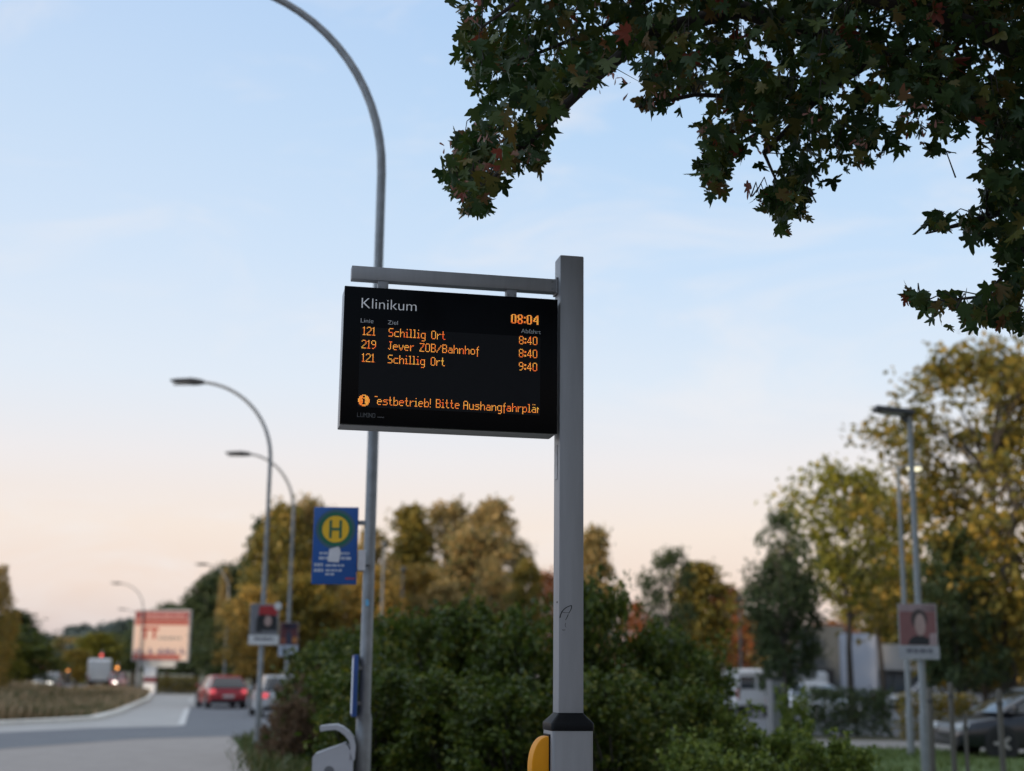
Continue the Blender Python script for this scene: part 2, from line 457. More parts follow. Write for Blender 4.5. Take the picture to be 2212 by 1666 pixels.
hm = MB(); hm.box(-.62, .06, -.16, .16, z - .02, z + .07, .02, Matrix.Translation((0, 0, z)) @ Matrix.Rotation(R(6), 4, 'Y') @ Matrix.Translation((0, 0, -z)))
hm.prism([(-.12, z - .12), (.05, z - .22), (.05, z), (-.2, z)], 'y', -.03, .03)
hd = hm.build('lamp_head', M_dark, t)
MB().box(-.5, -.1, -.11, .11, z - .045, z - .03, .004, Matrix.Translation((0, 0, z)) @ Matrix.Rotation(R(6), 4, 'Y') @ Matrix.Translation((0, 0, -z))).build('lens', M_lens, hd)
t, z = lamp_post(1940, 1012, 30.5, 'lamp post behind the tall dark-headed one, with a small lit lamp', .06)
hm = MB(); hm.tube([(0, 0, z), (.1, 0, z + .04), (.22, 0, z + .05)], .03, 10); hm.box(.2, .52, -.11, .11, z + .02, z + .1, .02)
hd = hm.build('lamp_head', M_galv2, t, 40)
MB().loft([[(.36 + .17 * r_ * math.cos(k * math.pi / 8), .1 * r_ * math.sin(k * math.pi / 8), z + zz) for k in range(16)] for r_, zz in ((1, .02), (.9, -.03), (.5, -.06))]).build('lit_bulb', M_lit, hd, 60)

# ------------------------------------------------------------------ departure sign
DX, DY, YAW = -0.8779, 7.0, 0.19909
M_post = mat('grey_powder_coat', (.285, .288, .302), .45, .15, c2=(.245, .248, .260), scale=2.2, detail=10, spec=.45, stretch=(7, 7, .8))
M_face = mat('black_glass', (.0022, .0023, .0030), .25, spec=.07, c2=(.0030, .0031, .0040), scale=2)
M_led_bg = mat('led_field', (.0080, .0085, .0105), .45, spec=.10, c2=(.0100, .0108, .0130), scale=30, stretch=(1, 1, 30))
M_letter = mat('grey_print', (.93, .93, .94), .6, c2=(.88, .88, .90))
M_letter2 = mat('dim_grey_print', (.58, .60, .62), .6, c2=(.54, .56, .58))
M_maker = mat('faint_print', (.085, .087, .092), .6)
M_black = mat('black_plastic', (.005, .0055, .0065), .5, c2=(.007, .0075, .009), scale=6, spec=.12)
M_yel = mat('yellow_plastic', (.66, .26, .004), .5, c2=(.60, .23, .004), scale=5, spec=.2)
sign = thing('departure_sign', 'grey post with hanging black LED bus departure board beside it', 'departure board', (DX, DY, 0), YAW)
PX0, PX1, PY0, PY1 = 1.157, 1.290, .010, .140
MB().box(PX0, PX1, PY0, PY1, 1.38, 3.842, .009).build('post', M_post, sign, 40)
MB().box(.036, PX0 + .002, .062, .128, 3.644, 3.718, .006).build('arm', M_post, sign, 40)
for hx in (.178, .874):
    MB().box(hx, hx + .056, .068, .122, 3.575, 3.650, .003).build('hanger', M_post, sign, 40)
W, H, Z0 = 1.1398, .734, 2.8508
case = MB()
case.box(0, W, .0225, .178, Z0, Z0 + H, .006)
case = case.build('display_case', M_post, sign, 40)
MB().box(-.002, W + .002, 0, .022, Z0 + .002, Z0 + H + .001, .003).build('front_glass', M_face, case, 40)
MB().box(.0875, 1.0475, -.0012, .002, Z0 + .0945, Z0 + .519).build('led_panel', M_led_bg, case)
MB().box(.880, 1.0475, -.0012, .002, Z0 + .580, Z0 + .645).build('clock_panel', M_face, case)
def lettering(name, text, u, v, height, m, width=None):
    c = bpy.data.curves.new('lettering_curve', 'FONT'); c.body = text; c.size = 1.0; c.offset = -.011
    o = bpy.data.objects.new('lettering_tmp', c); COL.objects.link(o)
    bpy.context.view_layer.update()
    me = bpy.data.meshes.new_from_object(o.evaluated_get(bpy.context.evaluated_depsgraph_get()))
    bpy.data.objects.remove(o); bpy.data.curves.remove(c)
    co = [x.co.copy() for x in me.vertices]
    x0, x1 = min(p.x for p in co), max(p.x for p in co)
    cap = .729
    s = height / cap; sx = width / (x1 - x0) if width else s
    for x in me.vertices: x.co = Vector((u + (x.co.x - x0) * sx, -.0014, Z0 + v + x.co.y * s))
    me.materials.clear(); me.materials.append(m); me.update()
    ob = link(name, me, case); ob.data.name = name
    return ob
lettering('stop_name', 'Klinikum', .089, .620, .0585, M_letter, .289)
lettering('column_heading', 'Linie', .088, .5415, .0240, M_letter2, .0655)
lettering('column_heading', 'Ziel', .229, .5400, .0235, M_letter2, .0525)
lettering('column_heading', 'Abfahrt', .942, .5370, .0245, M_letter2, .1065)
# dot matrix ---------------------------------------------------------
GL = {
 '1': ['.#.', '##.', '.#.', '.#.', '.#.', '.#.', '.#.', '.#.', '###'],
 '2': ['.###.', '#...#', '....#', '....#', '...#.', '..#..', '.#...', '#....', '#####'],
 '9': ['.###.', '#...#', '#...#', '#...#', '.####', '....#', '....#', '...#.', '.##..'],
 '8': ['.###.', '#...#', '#...#', '#...#', '.###.', '#...#', '#...#', '#...#', '.###.'],
 '4': ['...#.', '..##.', '..##.', '.#.#.', '.#.#.', '#..#.', '#####', '...#.', '...#.'],
 '0': ['.###.', '#...#', '#...#', '#...#', '#...#', '#...#', '#...#', '#...#', '.###.'],
 ':': ['..', '..', '##', '##', '..', '..', '##', '##', '..'],
 'S': ['.####', '#....', '#....', '#....', '.###.', '....#', '....#', '....#', '####.'],
 'c': ['', '', '', '.####', '#....', '#....', '#....', '#....', '.####'],
 'h': ['#....', '#....', '#....', '#.##.', '##..#', '#...#', '#...#', '#...#', '#...#'],
 'i': ['.#.', '', '', '##.', '.#.', '.#.', '.#.', '.#.', '###'],
 'l': ['##.', '.#.', '.#.', '.#.', '.#.', '.#.', '.#.', '.#.', '###'],
 'g': ['', '', '', '.####', '#...#', '#...#', '#...#', '#...#', '.####', '....#', '....#', '.###.'],
 'O': ['.###.', '#...#', '#...#', '#...#', '#...#', '#...#', '#...#', '#...#', '.###.'],
 'r': ['', '', '', '#.##', '##..', '#...', '#...', '#...', '#...'],
 't': ['.#..', '.#..', '.#..', '###.', '.#..', '.#..', '.#..', '.#..', '..##'],
 'J': ['.###', '..#.', '..#.', '..#.', '..#.', '..#.', '..#.', '#.#.', '.#..'],
 'e': ['', '', '', '.###.', '#...#', '#####', '#....', '#....', '.###.'],
 'v': ['', '', '', '#...#', '#...#', '#...#', '.#.#.', '.#.#.', '..#..'],
 'Z': ['#####', '....#', '...#.', '...#.', '..#..', '.#...', '.#...', '#....', '#####'],
 'B': ['####.', '#...#', '#...#', '#...#', '####.', '#...#', '#...#', '#...#', '####.'],
 '/': ['', '....#', '....#', '...#.', '..#..', '..#..', '.#...', '#....', '#....'],
 'a': ['', '', '', '.###.', '....#', '.####', '#...#', '#...#', '.####'],
 'n': ['', '', '', '#.##.', '##..#', '#...#', '#...#', '#...#', '#...#'],
 'o': ['', '', '', '.###.', '#...#', '#...#', '#...#', '#...#', '.###.'],
 'f': ['..#', '.#.', '.#.', '###', '.#.', '.#.', '.#.', '.#.', '.#.', '.#.', '.#.'],
 's': ['', '', '', '.####', '#....', '.###.', '....#', '....#', '####.'],
 'b': ['#....', '#....', '#....', '#.##.', '##..#', '#...#', '#...#', '#...#', '####.'],
 '!': ['#', '#', '#', '#', '#', '#', '.', '.', '#'],
 'A': ['.###.', '#...#', '#...#', '#...#', '#####', '#...#', '#...#', '#...#', '#...#'],
 'u': ['', '', '', '#...#', '#...#', '#...#', '#...#', '#...#', '.####'],
 'p': ['', '', '', '#.##.', '##..#', '#...#', '#...#', '#...#', '####.', '#....', '#....'],
 'ä': ['.#.#.', '', '', '.###.', '....#', '.####', '#...#', '#...#', '.####'],
 ' ': ['....'],
 'ˉ': ['###'],
}
BOLD = {
 '0': ['.####.', '##..##', '##..##', '##..##', '##..##', '##..##', '##..##', '##..##', '##..##', '.####.'],
 '8': ['.####.', '##..##', '##..##', '##..##', '.####.', '.####.', '##..##', '##..##', '##..##', '.####.'],
 '4': ['....##', '...###', '..####', '.##.##', '.##.##', '##..##', '######', '....##', '....##', '....##'],
 ':': ['..', '..', '##', '##', '..', '..', '..', '##', '##', '..'],
}
PITX, PITY = .0050, .0051
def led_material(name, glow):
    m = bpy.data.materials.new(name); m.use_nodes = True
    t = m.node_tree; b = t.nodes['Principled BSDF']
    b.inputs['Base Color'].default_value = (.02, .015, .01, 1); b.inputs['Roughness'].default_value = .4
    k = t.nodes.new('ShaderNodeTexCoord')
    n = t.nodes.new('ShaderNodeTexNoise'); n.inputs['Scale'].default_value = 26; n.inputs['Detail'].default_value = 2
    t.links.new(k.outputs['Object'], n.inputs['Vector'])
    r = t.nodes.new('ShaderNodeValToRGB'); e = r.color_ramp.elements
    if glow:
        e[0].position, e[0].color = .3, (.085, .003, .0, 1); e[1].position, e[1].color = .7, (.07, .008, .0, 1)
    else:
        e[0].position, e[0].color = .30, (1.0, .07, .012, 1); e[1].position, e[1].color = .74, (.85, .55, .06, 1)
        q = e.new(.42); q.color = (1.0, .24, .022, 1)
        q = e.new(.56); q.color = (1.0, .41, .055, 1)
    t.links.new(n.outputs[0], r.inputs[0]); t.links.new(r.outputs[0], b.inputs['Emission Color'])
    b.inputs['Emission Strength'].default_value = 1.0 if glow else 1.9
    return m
M_led, M_glow = led_material('amber_led', False), led_material('led_halo_glow', True)  # second material paints a dim red halo on quads behind each LED
def led_line(name, text, u, v, font=GL, umin=None, umax=None):
    """u: left edge of the first column, v: baseline (bottom of row 8), in metres on the board"""
    mb = MB(); x = u; h = .0018
    hh = max(len(font[c]) for c in text if c != ' ') if font is BOLD else 9
    for ch in text:
        rows = font[ch]; wd = max(len(r_) for r_ in rows)
        for j, row in enumerate(rows):
            for i, c in enumerate(row):
                cx = x + (i + .5) * PITX; cz = Z0 + v + (hh - j - .5) * PITY
                if c == '#' and (umin is None or cx > umin) and (umax is None or cx < umax):
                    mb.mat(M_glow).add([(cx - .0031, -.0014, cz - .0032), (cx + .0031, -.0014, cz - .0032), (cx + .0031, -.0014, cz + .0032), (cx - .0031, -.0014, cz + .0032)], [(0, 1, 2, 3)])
                    mb.mat(M_led).add([(cx + h * math.cos(q * math.pi / 3), -.0022, cz + h * 1.0 * math.sin(q * math.pi / 3)) for q in range(6)], [(0, 1, 2, 3, 4, 5)])
        x += (wd + 1) * PITX
    return mb.build(name, None, case, recalc=False)
for v, ln, dest, tm, lu in ((.4745, '121', 'Schillig Ort', '8:40', .100), (.4035, '219', 'Jever ZOB/Bahnhof', '8:40', .0960), (.3320, '121', 'Schillig Ort', '9:40', .100)):
    led_line('line_number_lettering', ln, lu, v); led_line('destination_lettering', dest, .2345, v); led_line('departure_time_lettering', tm, .9305, v)
led_line('clock_lettering', '08:04', .8855, .5865, BOLD)
tk = led_line('ticker_lettering', 'ˉ', .1725, .1090)
led_line('ticker_lettering', 'estbetrieb!', .1855, .1090)
led_line('ticker_lettering', 'Bitte', .4920, .1090); led_line('ticker_lettering', 'Aushangfahrplän', .6370, .1075, umax=1.0445)
ic = MB()
for j in range(12):
    for i in range(12):
        if (i - 5.5) ** 2 + (j - 5.5) ** 2 < 34.5:
            stem = (4 <= j <= 9 and i in (5, 6)) or (j == 4 and i == 4) or (j == 9 and i in (4, 7)) or (j in (1, 2) and i in (5, 6))
            if not stem:
                cx, cz, h = .0875 + (i + .5) * PITX, Z0 + .098 + (12 - j - .5) * PITY, .0019
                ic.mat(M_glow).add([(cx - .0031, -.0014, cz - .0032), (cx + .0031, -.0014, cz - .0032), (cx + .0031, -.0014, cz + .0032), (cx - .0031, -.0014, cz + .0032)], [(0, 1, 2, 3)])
                ic.mat(M_led).add([(cx + h * math.cos(q * math.pi / 3), -.0022, cz + h * math.sin(q * math.pi / 3)) for q in range(6)], [(0, 1, 2, 3, 4, 5)])
ic.build('led_information_symbol', None, case, recalc=False)
# faint maker's line at the foot of the glass, drawn with thin strokes
STR = {'L': [((0, 1), (0, 0)), ((0, 0), (.6, 0))], 'U': [((0, 1), (0, 0)), ((0, 0), (.7, 0)), ((.7, 0), (.7, 1))],
       'M': [((0, 0), (0, 1)), ((0, 1), (.35, .5)), ((.35, .5), (.7, 1)), ((.7, 1), (.7, 0))], 'I': [((.2, 0), (.2, 1)), ((0, 1), (.4, 1)), ((0, 0), (.4, 0))],
       'N': [((0, 0), (0, 1)), ((0, 1), (.7, 0)), ((.7, 0), (.7, 1))], 'O': [((0, 0), (0, 1)), ((0, 1), (.65, 1)), ((.65, 1), (.65, 0)), ((.65, 0), (0, 0))]}
mk = MB(); x = .087
for ch in 'LUMINO':
    for (a, b), (c, d) in STR[ch]:
        p, q = Vector((x + a * .0175, 0, Z0 + .0425 + b * .0205)), Vector((x + c * .0175, 0, Z0 + .0425 + d * .0205))
        dr = (q - p).normalized(); nn = Vector((-dr.z, 0, dr.x)) * .0012
        mk.add([(w.x, -.0003, w.z) for w in (p - nn - dr * .0012, q - nn + dr * .0012, q + nn + dr * .0012, p + nn - dr * .0012)], [(0, 1, 2, 3)])
    x += .0100 if ch == 'I' else .0172
for k in range(7): mk.add([(.191 + k * .005, -.0004, Z0 + .0430), (.1955 + k * .005, -.0004, Z0 + .0430), (.1955 + k * .005, -.0004, Z0 + .0465 + .002 * (k % 2)), (.191 + k * .005, -.0004, Z0 + .0465 + .002 * (k % 3 == 0))], [(0, 1, 2, 3)])
mk.build('maker_name', M_maker, case)
# lower housing, collar, request button
cx, cy = (PX0 + PX1) / 2, (PY0 + PY1) / 2
def sq(h, z, r=.012):
    o = []
    for sx, sy in ((1, 1), (-1, 1), (-1, -1), (1, -1)):
        for k in range(4):
            t = math.atan2(sy, sx) - R(45) + R(30) * k
            o.append((cx + sx * (h - r) + r * math.cos(t), cy + sy * (h - r) + r * math.sin(t), z))
    return o
MB().loft([sq(.108, .0, .02), sq(.108, 1.336, .02)]).build('lower_housing', M_post, sign, 40)
MB().loft([sq(.109, 1.330, .02), sq(.112, 1.334, .02), sq(.112, 1.366, .02), sq(.110, 1.370, .02), sq(.070, 1.412, .012), sq(.067, 1.418, .01)]).build('collar', M_black, sign, 40)
prof = [(1.115 - .006 - .088 * math.sin(t) ** .85, 1.145 - .157 * math.cos(t)) for t in np.linspace(0, math.pi, 25)]
btn = MB(); loops = []
for y, s in ((.012, .90), (.018, .98), (.030, 1.0), (.110, 1.0), (.122, .98), (.128, .90)):
    loops.append([(1.115 + (q[0] - 1.115) * s, y, 1.145 + (q[1] - 1.145) * s) for q in prof])
btn.loft(loops)
btn.build('request_button', M_yel, sign, 40)
MB().box(1.1085, 1.1155, .006, .134, .975, 1.312, .002).build('button_plate', M_black, sign)
for hx in (.178, .874):
    for dx in (.012, .044): MB().tube([(hx + dx, .0665, 3.612), (hx + dx, .0695, 3.612)], .005, 8).build('bolt', M_galv, sign)
for z_ in (3.660, 3.702): MB().tube([(PX0 - .03, .058, z_), (PX0 - .03, .0635, z_)], .006, 8).build('bolt', M_galv, sign)
MB().box(PX0 - .012, PX0 - .001, .056, .134, 3.634, 3.728, .003).build('joint_plate', M_post, sign, 40)
MB().box(PX0 - .004, PX0 - .0005, .05, .10, 2.62, 2.80, .001).build('sticker', mat('peeling_sticker', (.52, .49, .48), .7, c2=(.42, .40, .39), scale=30), sign)
# marker scrawl on the front of the post
M_ink = mat('marker_ink', (.012, .012, .016), .5)
def scr(mb, pts, w, y=PY0 - .0012):
    pts = [Vector((PX0 + a, y, b)) for a, b in pts]
    for i in range(len(pts) - 1):
        p, q = pts[i], pts[i + 1]; d = (q - p).normalized(); nn = Vector((-d.z, 0, d.x)) * w * (1.2 - .5 * i / len(pts))
        mb.add([(v.x, y, v.z) for v in (p - nn - d * w * .4, q - nn + d * w * .4, q + nn + d * w * .4, p + nn - d * w * .4)], [(0, 1, 2, 3)])
def bez(p0, p1, p2, n=10): return [((1 - t) ** 2 * p0[0] + 2 * t * (1 - t) * p1[0] + t * t * p2[0], (1 - t) ** 2 * p0[1] + 2 * t * (1 - t) * p1[1] + t * t * p2[1]) for t in np.linspace(0, 1, n)]
sc_ = MB()
scr(sc_, bez((.006, 1.895), (.014, 1.945), (.066, 1.958)), .0024)
scr(sc_, bez((.066, 1.958), (.072, 1.945), (.052, 1.918)), .0022)
scr(sc_, bez((.012, 1.926), (.03, 1.918), (.052, 1.922)), .0010)
scr(sc_, bez((.050, 1.912), (.042, 1.894), (.036, 1.884), 4), .0016)
scr(sc_, bez((.036, 1.868), (.030, 1.852), (.040, 1.846), 6), .0009)
scr(sc_, bez((.018, 1.834), (.026, 1.830), (.034, 1.834), 5), .0012)
sc_.build('scrawl', M_ink, sign)
MB().tube([(PX0 - .003, .045, 1.975), (PX0 + .001, .045, 1.975)], .005, 10).build('screw', M_black, sign)

# ------------------------------------------------------------------ things on the near lamp: stop sign, timetable, tag, bin
lp = lamp_near.location
M_blue = mat('sign_blue', (.003, .072, .29), .45, c2=(.003, .064, .265), scale=4)
M_green = mat('sign_green', (.004, .12, .060), .45)
M_ring = mat('sign_ring', (.035, .10, .14), .5)
M_yellow = mat('sign_yellow', (.75, .44, .010), .45, c2=(.70, .40, .01))
M_print = mat('white_print', (.40, .45, .56), .55)
M_paper = mat('white_paper', (.62, .62, .66), .7, c2=(.52, .52, .56), scale=10)
M_redprint = mat('red_print', (.30, .045, .09), .6)
q0, q1 = P(672, 1262, 12.8), P(775, 1096, 12.8)
sw, sh = (q1.x - q0.x), (q1.z - q0.z)
st = thing('bus_stop_sign', 'blue bus stop sign with green H in a yellow circle', 'bus stop sign', ((q0.x + q1.x) / 2, 12.8, q0.z))
rr = MB(); rr.box(-sw / 2, sw / 2, 0, .02, 0, sh, .008); rr.build('panel', M_blue, st, 40)
for zb in (sh - .16, .12): MB().box(sw / 2 - .01, lp.x - st.location.x + .03, .022, .05, zb, zb + .04).build('bracket', M_galv, st)
ccz, rc = sh - .205, .155
for nm, r_, m_, y_ in (('outer_ring', rc + .028, M_ring, -.0012), ('green_ring', rc, M_green, -.0024), ('yellow_disc', rc * .79, M_yellow, -.0031)):
    MB().add(disc(0, ccz, r_, y_, 48), [tuple(range(48))]).build(nm, m_, st)
hmb = MB()
for x0, x1, z0, z1 in ((-.058, -.034, -.083, .083), (.034, .058, -.083, .083), (-.034, .034, -.012, .012)):
    hmb.add([(x0, -.0048, ccz + z0), (x1, -.0048, ccz + z0), (x1, -.0048, ccz + z1), (x0, -.0048, ccz + z1)], [(0, 1, 2, 3)])
hmb.build('letter_h', M_green, st)
tx = MB(); random.seed(3)
def words(mb, x0, x1, z, h, y=-.0014, lo=.02, hi=.06, gap=.007):
    x = x0
    while x < x1 - .01:
        w = min(random.uniform(lo, hi), x1 - x)
        mb.add([(x, y, z), (x + w, y, z), (x + w, y, z + h), (x, y, z + h)], [(0, 1, 2, 3)]); x += w + gap
for z, x0, x1, h in ((.272, -.14, .135, .022), (.225, -.145, .15, .026)): words(tx, x0, x1, z, h)
for z, x0, x1 in ((.162, -.185, -.105), (.112, -.185, -.10)): words(tx, x0, x1, z, .030, lo=.018, hi=.03, gap=.006)
for z, x0, x1 in ((.162, -.08, .09), (.117, -.08, .07), (.082, -.08, 0)): words(tx, x0, x1, z, .020)
tx.build('printed_lines', M_print, st)
r2 = MB(); words(r2, .105, .19, .045, .018); r2.build('red_mark', M_redprint, st)
pm = MB(); pm.add([(-.063, -.006, .205), (.040, -.006, .200), (.052, -.0065, .262), (.052, -.006, .312), (.034, -.006, .345), (-.050, -.006, .322)], [(0, 1, 2, 3, 4, 5)])
pm.build('torn_sticker', M_paper, st)
# white tag strapped to the pole, small blue sticker
q = P(781, 1210, 12.72)
tg = thing('paper_tag', 'white tag strapped to the lamp pole beside the blue stop sign', 'tag', (q.x, 12.74, q.z), R(20))
MB().box(-.035, .035, 0, .006, -.092, .092, .003).build('plate', M_paper, tg); MB().box(.015, .075, .006, .02, -.05, -.04).build('strap', M_black, tg)
q = P(802, 1302, 12.75)
sk = MB().prism([(-.014, -.03), (.016, -.026), (.018, .02), (.004, .034), (-.016, .028)], 'y', lp.y - .0595 - q.y, lp.y - .0575 - q.y).build('sticker', mat('light_blue_print', (.12, .36, .58), .5))
sk.location = (lp.x, q.y, q.z); tag(sk, 'small pale blue sticker on the lamp pole below the stop sign', 'sticker')
q = P(766, 1481, 12.8)
tt = thing('timetable_case', 'narrow blue timetable case with white panel on the lamp pole, seen edge on', 'timetable case', (q.x, 12.80, q.z), R(-82))
MB().box(-.21, .21, -.022, .022, -.270, .270, .008).build('frame', mat('case_blue', (.010, .060, .24), .4), tt, 40)
MB().box(-.185, .185, -.0235, -.020, -.245, .245).build('panel', mat('timetable_sheet', (.62, .66, .72), .5, c2=(.50, .54, .60), scale=40, stretch=(1, 1, 6)), tt)
for zc in (.14, -.17): MB().box(-.03, .03, .022, .06, zc, zc + .03).build('clamp', M_galv, tt)
# litter bin
q = P(720, 1640, 12.75)
bn = thing('litter_bin', 'light grey litter bin with curved hood beside the lamp pole', 'litter bin', (q.x, 12.75, 0), R(4))
kx = 12.75 / 3000
def bx(px): return (px - 720) * kx
M_bin = mat('bin_grey', (.40, .41, .45), .45, .1, c2=(.35, .36, .395), scale=5)
zt = lambda py: P(720, py, 12.75).z
prof = [(bx(679), .48), (bx(679), zt(1634)), (bx(684), zt(1627)), (bx(744), zt(1604)), (bx(752), zt(1612)), (bx(762), zt(1640)), (bx(762), .46), (bx(740), .42), (bx(690), .43)]
MB().prism(prof, 'y', -.15, .15).build('body', M_bin, bn, bevel=.01)
hp = [(bx(760), zt(1640)), (bx(761), zt(1610)), (bx(757), zt(1596)), (bx(748), zt(1584)), (bx(737), zt(1575)), (bx(726), zt(1570)), (bx(708), zt(1571)), (bx(692), zt(1574))]
hd = MB(); th = .022
up, dn_ = [], []
for i, (x, z) in enumerate(hp):
    a, b = hp[max(i - 1, 0)], hp[min(i + 1, len(hp) - 1)]
    d = Vector((b[0] - a[0], b[1] - a[1])).normalized(); nn = Vector((-d.y, d.x))
    up.append((x - nn.x * th, z - nn.y * th)); dn_.append((x + nn.x * th, z + nn.y * th))
for i in range(len(hp) - 1): hd.prism([up[i], up[i + 1], dn_[i + 1], dn_[i]], 'y', -.15, .15)
hd.build('hood', M_bin, bn)
em = MB(); em.add(disc(bx(714), zt(1664), .045, -.1515, 24), [tuple(range(24))]); em.build('round_emblem', mat('emblem_grey', (.13, .135, .15), .5), bn)
MB().box(bx(762), bx(778), -.04, .04, .6, .66).build('pole_clamp', M_black, bn)

# ------------------------------------------------------------------ posters and billboard
def poster(px0, px1, py0, py1, Y, name, label, frac, bgc, capc, art, rz=0.0):
    a, b = P(px0, py1, Y), P(px1, py0, Y)
    w, h = b.x - a.x, b.z - a.z
    t = thing(name, label, 'poster', ((a.x + b.x) / 2, Y, a.z), rz, 'election posters tied to lamp posts')
    MB().box(-w / 2, w / 2, 0, .008, 0, h).build('board', mat('poster_board', (.45, .45, .46), .6), t)
    MB().box(-w / 2 * .96, w / 2 * .96, -.003, -.0005, h * frac, h * .99).build('picture', bgc, t)
    cp = MB(); cp.box(-w / 2 * 1.06, w / 2 * 1.06, -.003, -.0005, h * .01, h * (frac - .01)); cp = cp.build('caption_strip', capc, t)
    tx = MB(); random.seed(int(px0))
    words(tx, -w * .32, w * .36, h * frac * .45, h * frac * .3, -.0042, w * .1, w * .22, w * .03); tx.build('caption_lines', mat('caption_ink', (.12, .12, .15), .6), cp)
    for nm, kind, prm, m in art:
        mm = MB()
        if kind == 'e':
            x, z, rx, rz_ , lv = prm
            n_ = 28; mm.prism([(x * w + rx * w * math.cos(2 * math.pi * k / n_), z * h + rz_ * h * math.sin(2 * math.pi * k / n_)) for k in range(n_)], 'y', -.003 - .0016 * lv, -.0035 - .0016 * lv + .0012)
        else:
            pts, lv = prm
            mm.prism([(x * w, z * h) for x, z in pts], 'y', -.003 - .0016 * lv, -.0035 - .0016 * lv + .0012)
        mm.build(nm, m, t)
    MB().tube([(-.09, .012, h * .8), (-.05, .12, h * .8), (.05, .12, h * .8), (.09, .012, h * .8)], .004, 6).build('cable_tie', M_black, t)
    return t
c_grey, c_black = mat('poster_grey', (.16, .16, .18), .6), mat('poster_black', (.016, .017, .021), .6)
c_red, c_skin = mat('poster_red', (.34, .018, .022), .6), mat('poster_skin', (.36, .25, .23), .6)
c_whitecap, c_navy = mat('poster_white', (.62, .62, .63), .6), mat('poster_navy', (.022, .028, .06), .6)
c_maroon, c_orange = mat('poster_maroon', (.09, .018, .022), .6), mat('poster_orange', (.38, .14, .03), .6)
c_pink, c_pinkl = mat('poster_pink', (.20, .085, .085), .6, c2=(.17, .07, .072)), mat('poster_pale_pink', (.33, .24, .25), .6)
c_blueg = mat('poster_pale_blue', (.40, .44, .54), .6)
poster(538, 603, 1305, 1393, 30.9, 'election_poster', 'grey election poster of a figure in a red cap, white strip below', .24, c_grey, c_whitecap,
       [('jacket', 'p', ([(-.28, .30), (.46, .30), (.46, .62), (.30, .88), (-.12, .88), (-.28, .6)], 0), c_black), ('red_cap', 'p', ([(-.22, .74), (.44, .72), (.46, .84), (.30, .96), (-.18, .95)], 1), c_red),
        ('face', 'e', (.13, .58, .13, .13, 2), c_skin), ('round_sticker', 'e', (.46, .95, .13, .10, 3), c_whitecap), ('lettering_band', 'p', ([(-.1, .3), (.44, .3), (.44, .35), (-.1, .35)], 3), c_grey)], R(6))
poster(602, 645, 1345, 1418, 41.35, 'election_poster', 'dark red and navy election poster with a pale blue strip, on the thinner lamp', .33, c_maroon, c_blueg,
       [('dark_head_band', 'p', ([(-.3, .8), (.4, .8), (.4, .97), (-.3, .97)], 0), c_navy), ('navy_figure', 'p', ([(-.12, .34), (.2, .34), (.14, .6), (.06, .78), (-.06, .78), (-.14, .6)], 1), c_navy),
        ('orange_patch', 'e', (.32, .48, .14, .1, 1), c_orange), ('orange_patch', 'e', (-.28, .46, .12, .09, 1), mat('poster_rust', (.26, .07, .035), .6))], R(4))
poster(1945, 2021, 1305, 1424, 23.9, 'election_poster', 'pink election poster with a head and shoulders portrait, on the right lamp post', .25, c_pink, mat('poster_cap_grey', (.33, .33, .36), .6),
       [('pale_top', 'p', ([(-.47, .86), (.47, .86), (.47, .98), (-.47, .98)], 0), c_pinkl), ('hair', 'e', (.04, .72, .21, .18, 1), mat('poster_hair', (.05, .035, .035), .6)), ('face', 'e', (.06, .62, .14, .20, 2), c_skin),
        ('shoulders', 'p', ([(-.28, .26), (.34, .26), (.30, .36), (.12, .42), (-.1, .42), (-.22, .36)], 1), c_black), ('pale_corner', 'p', ([(.28, .26), (.47, .26), (.47, .48), (.30, .46)], 3), c_pinkl)], R(-3))
# billboard
a, b = P(282, 1428, 100), P(414, 1318, 100)
w, h = b.x - a.x, b.z - a.z
bb = thing('billboard', 'red and cream billboard on a thick white post across the junction', 'billboard', ((a.x + b.x) / 2, 100, 0), R(-6))
z0 = a.z
c_cream, c_bred = mat('billboard_cream', (.56, .40, .32), emit=.10), mat('billboard_red', (.17, .012, .018), emit=.10)
c_sal, c_bor = mat('billboard_salmon', (.28, .045, .03), emit=.10), mat('billboard_orange', (.30, .018, .004), emit=.10)
MB().box(-w / 2, w / 2, 0, .35, z0, z0 + h, .03).build('case', mat('billboard_frame', (.42, .42, .42), .5), bb)
MB().box(-w * .48, w * .48, -.012, -.001, z0 + h * .03, z0 + h * .97).build('advert', c_cream, bb)
mm = MB(); mm.box(-w * .48, w * .48, -.018, -.0125, z0 + h * .82, z0 + h * .97); mm.build('red_band', c_bred, bb)
mm = MB(); mm.box(-w * .48, w * .48, -.018, -.0125, z0 + h * .70, z0 + h * .81); mm.build('salmon_band', c_sal, bb)
mm = MB(); mm.box(-w * .48, w * .36, -.018, -.0125, z0 + h * .03, z0 + h * .13); mm.build('orange_foot_band', c_sal, bb)
mm = MB(); random.seed(9); words(mm, -w * .30, w * .42, z0 + h * .865, h * .05, -.019, .25, .55, .09); mm.build('header_lines', mat('billboard_pale', (.46, .20, .18), emit=.10), bb)
mm = MB()
for x0 in (-.36, -.2):
    mm.box(x0 * w, (x0 + .15) * w, -.019, -.0125, z0 + h * .60, z0 + h * .655); mm.box((x0 + .05) * w, (x0 + .10) * w, -.019, -.0125, z0 + h * .43, z0 + h * .598)
mm.build('orange_letters', c_bor, bb)
mm = MB(); words(mm, -w * .05, w * .36, z0 + h * .42, h * .055, -.0145, .2, .5, .08); mm.build('dark_lines', mat('billboard_ink', (.22, .19, .17), emit=.10), bb)
random.seed(4); x = -w * .46
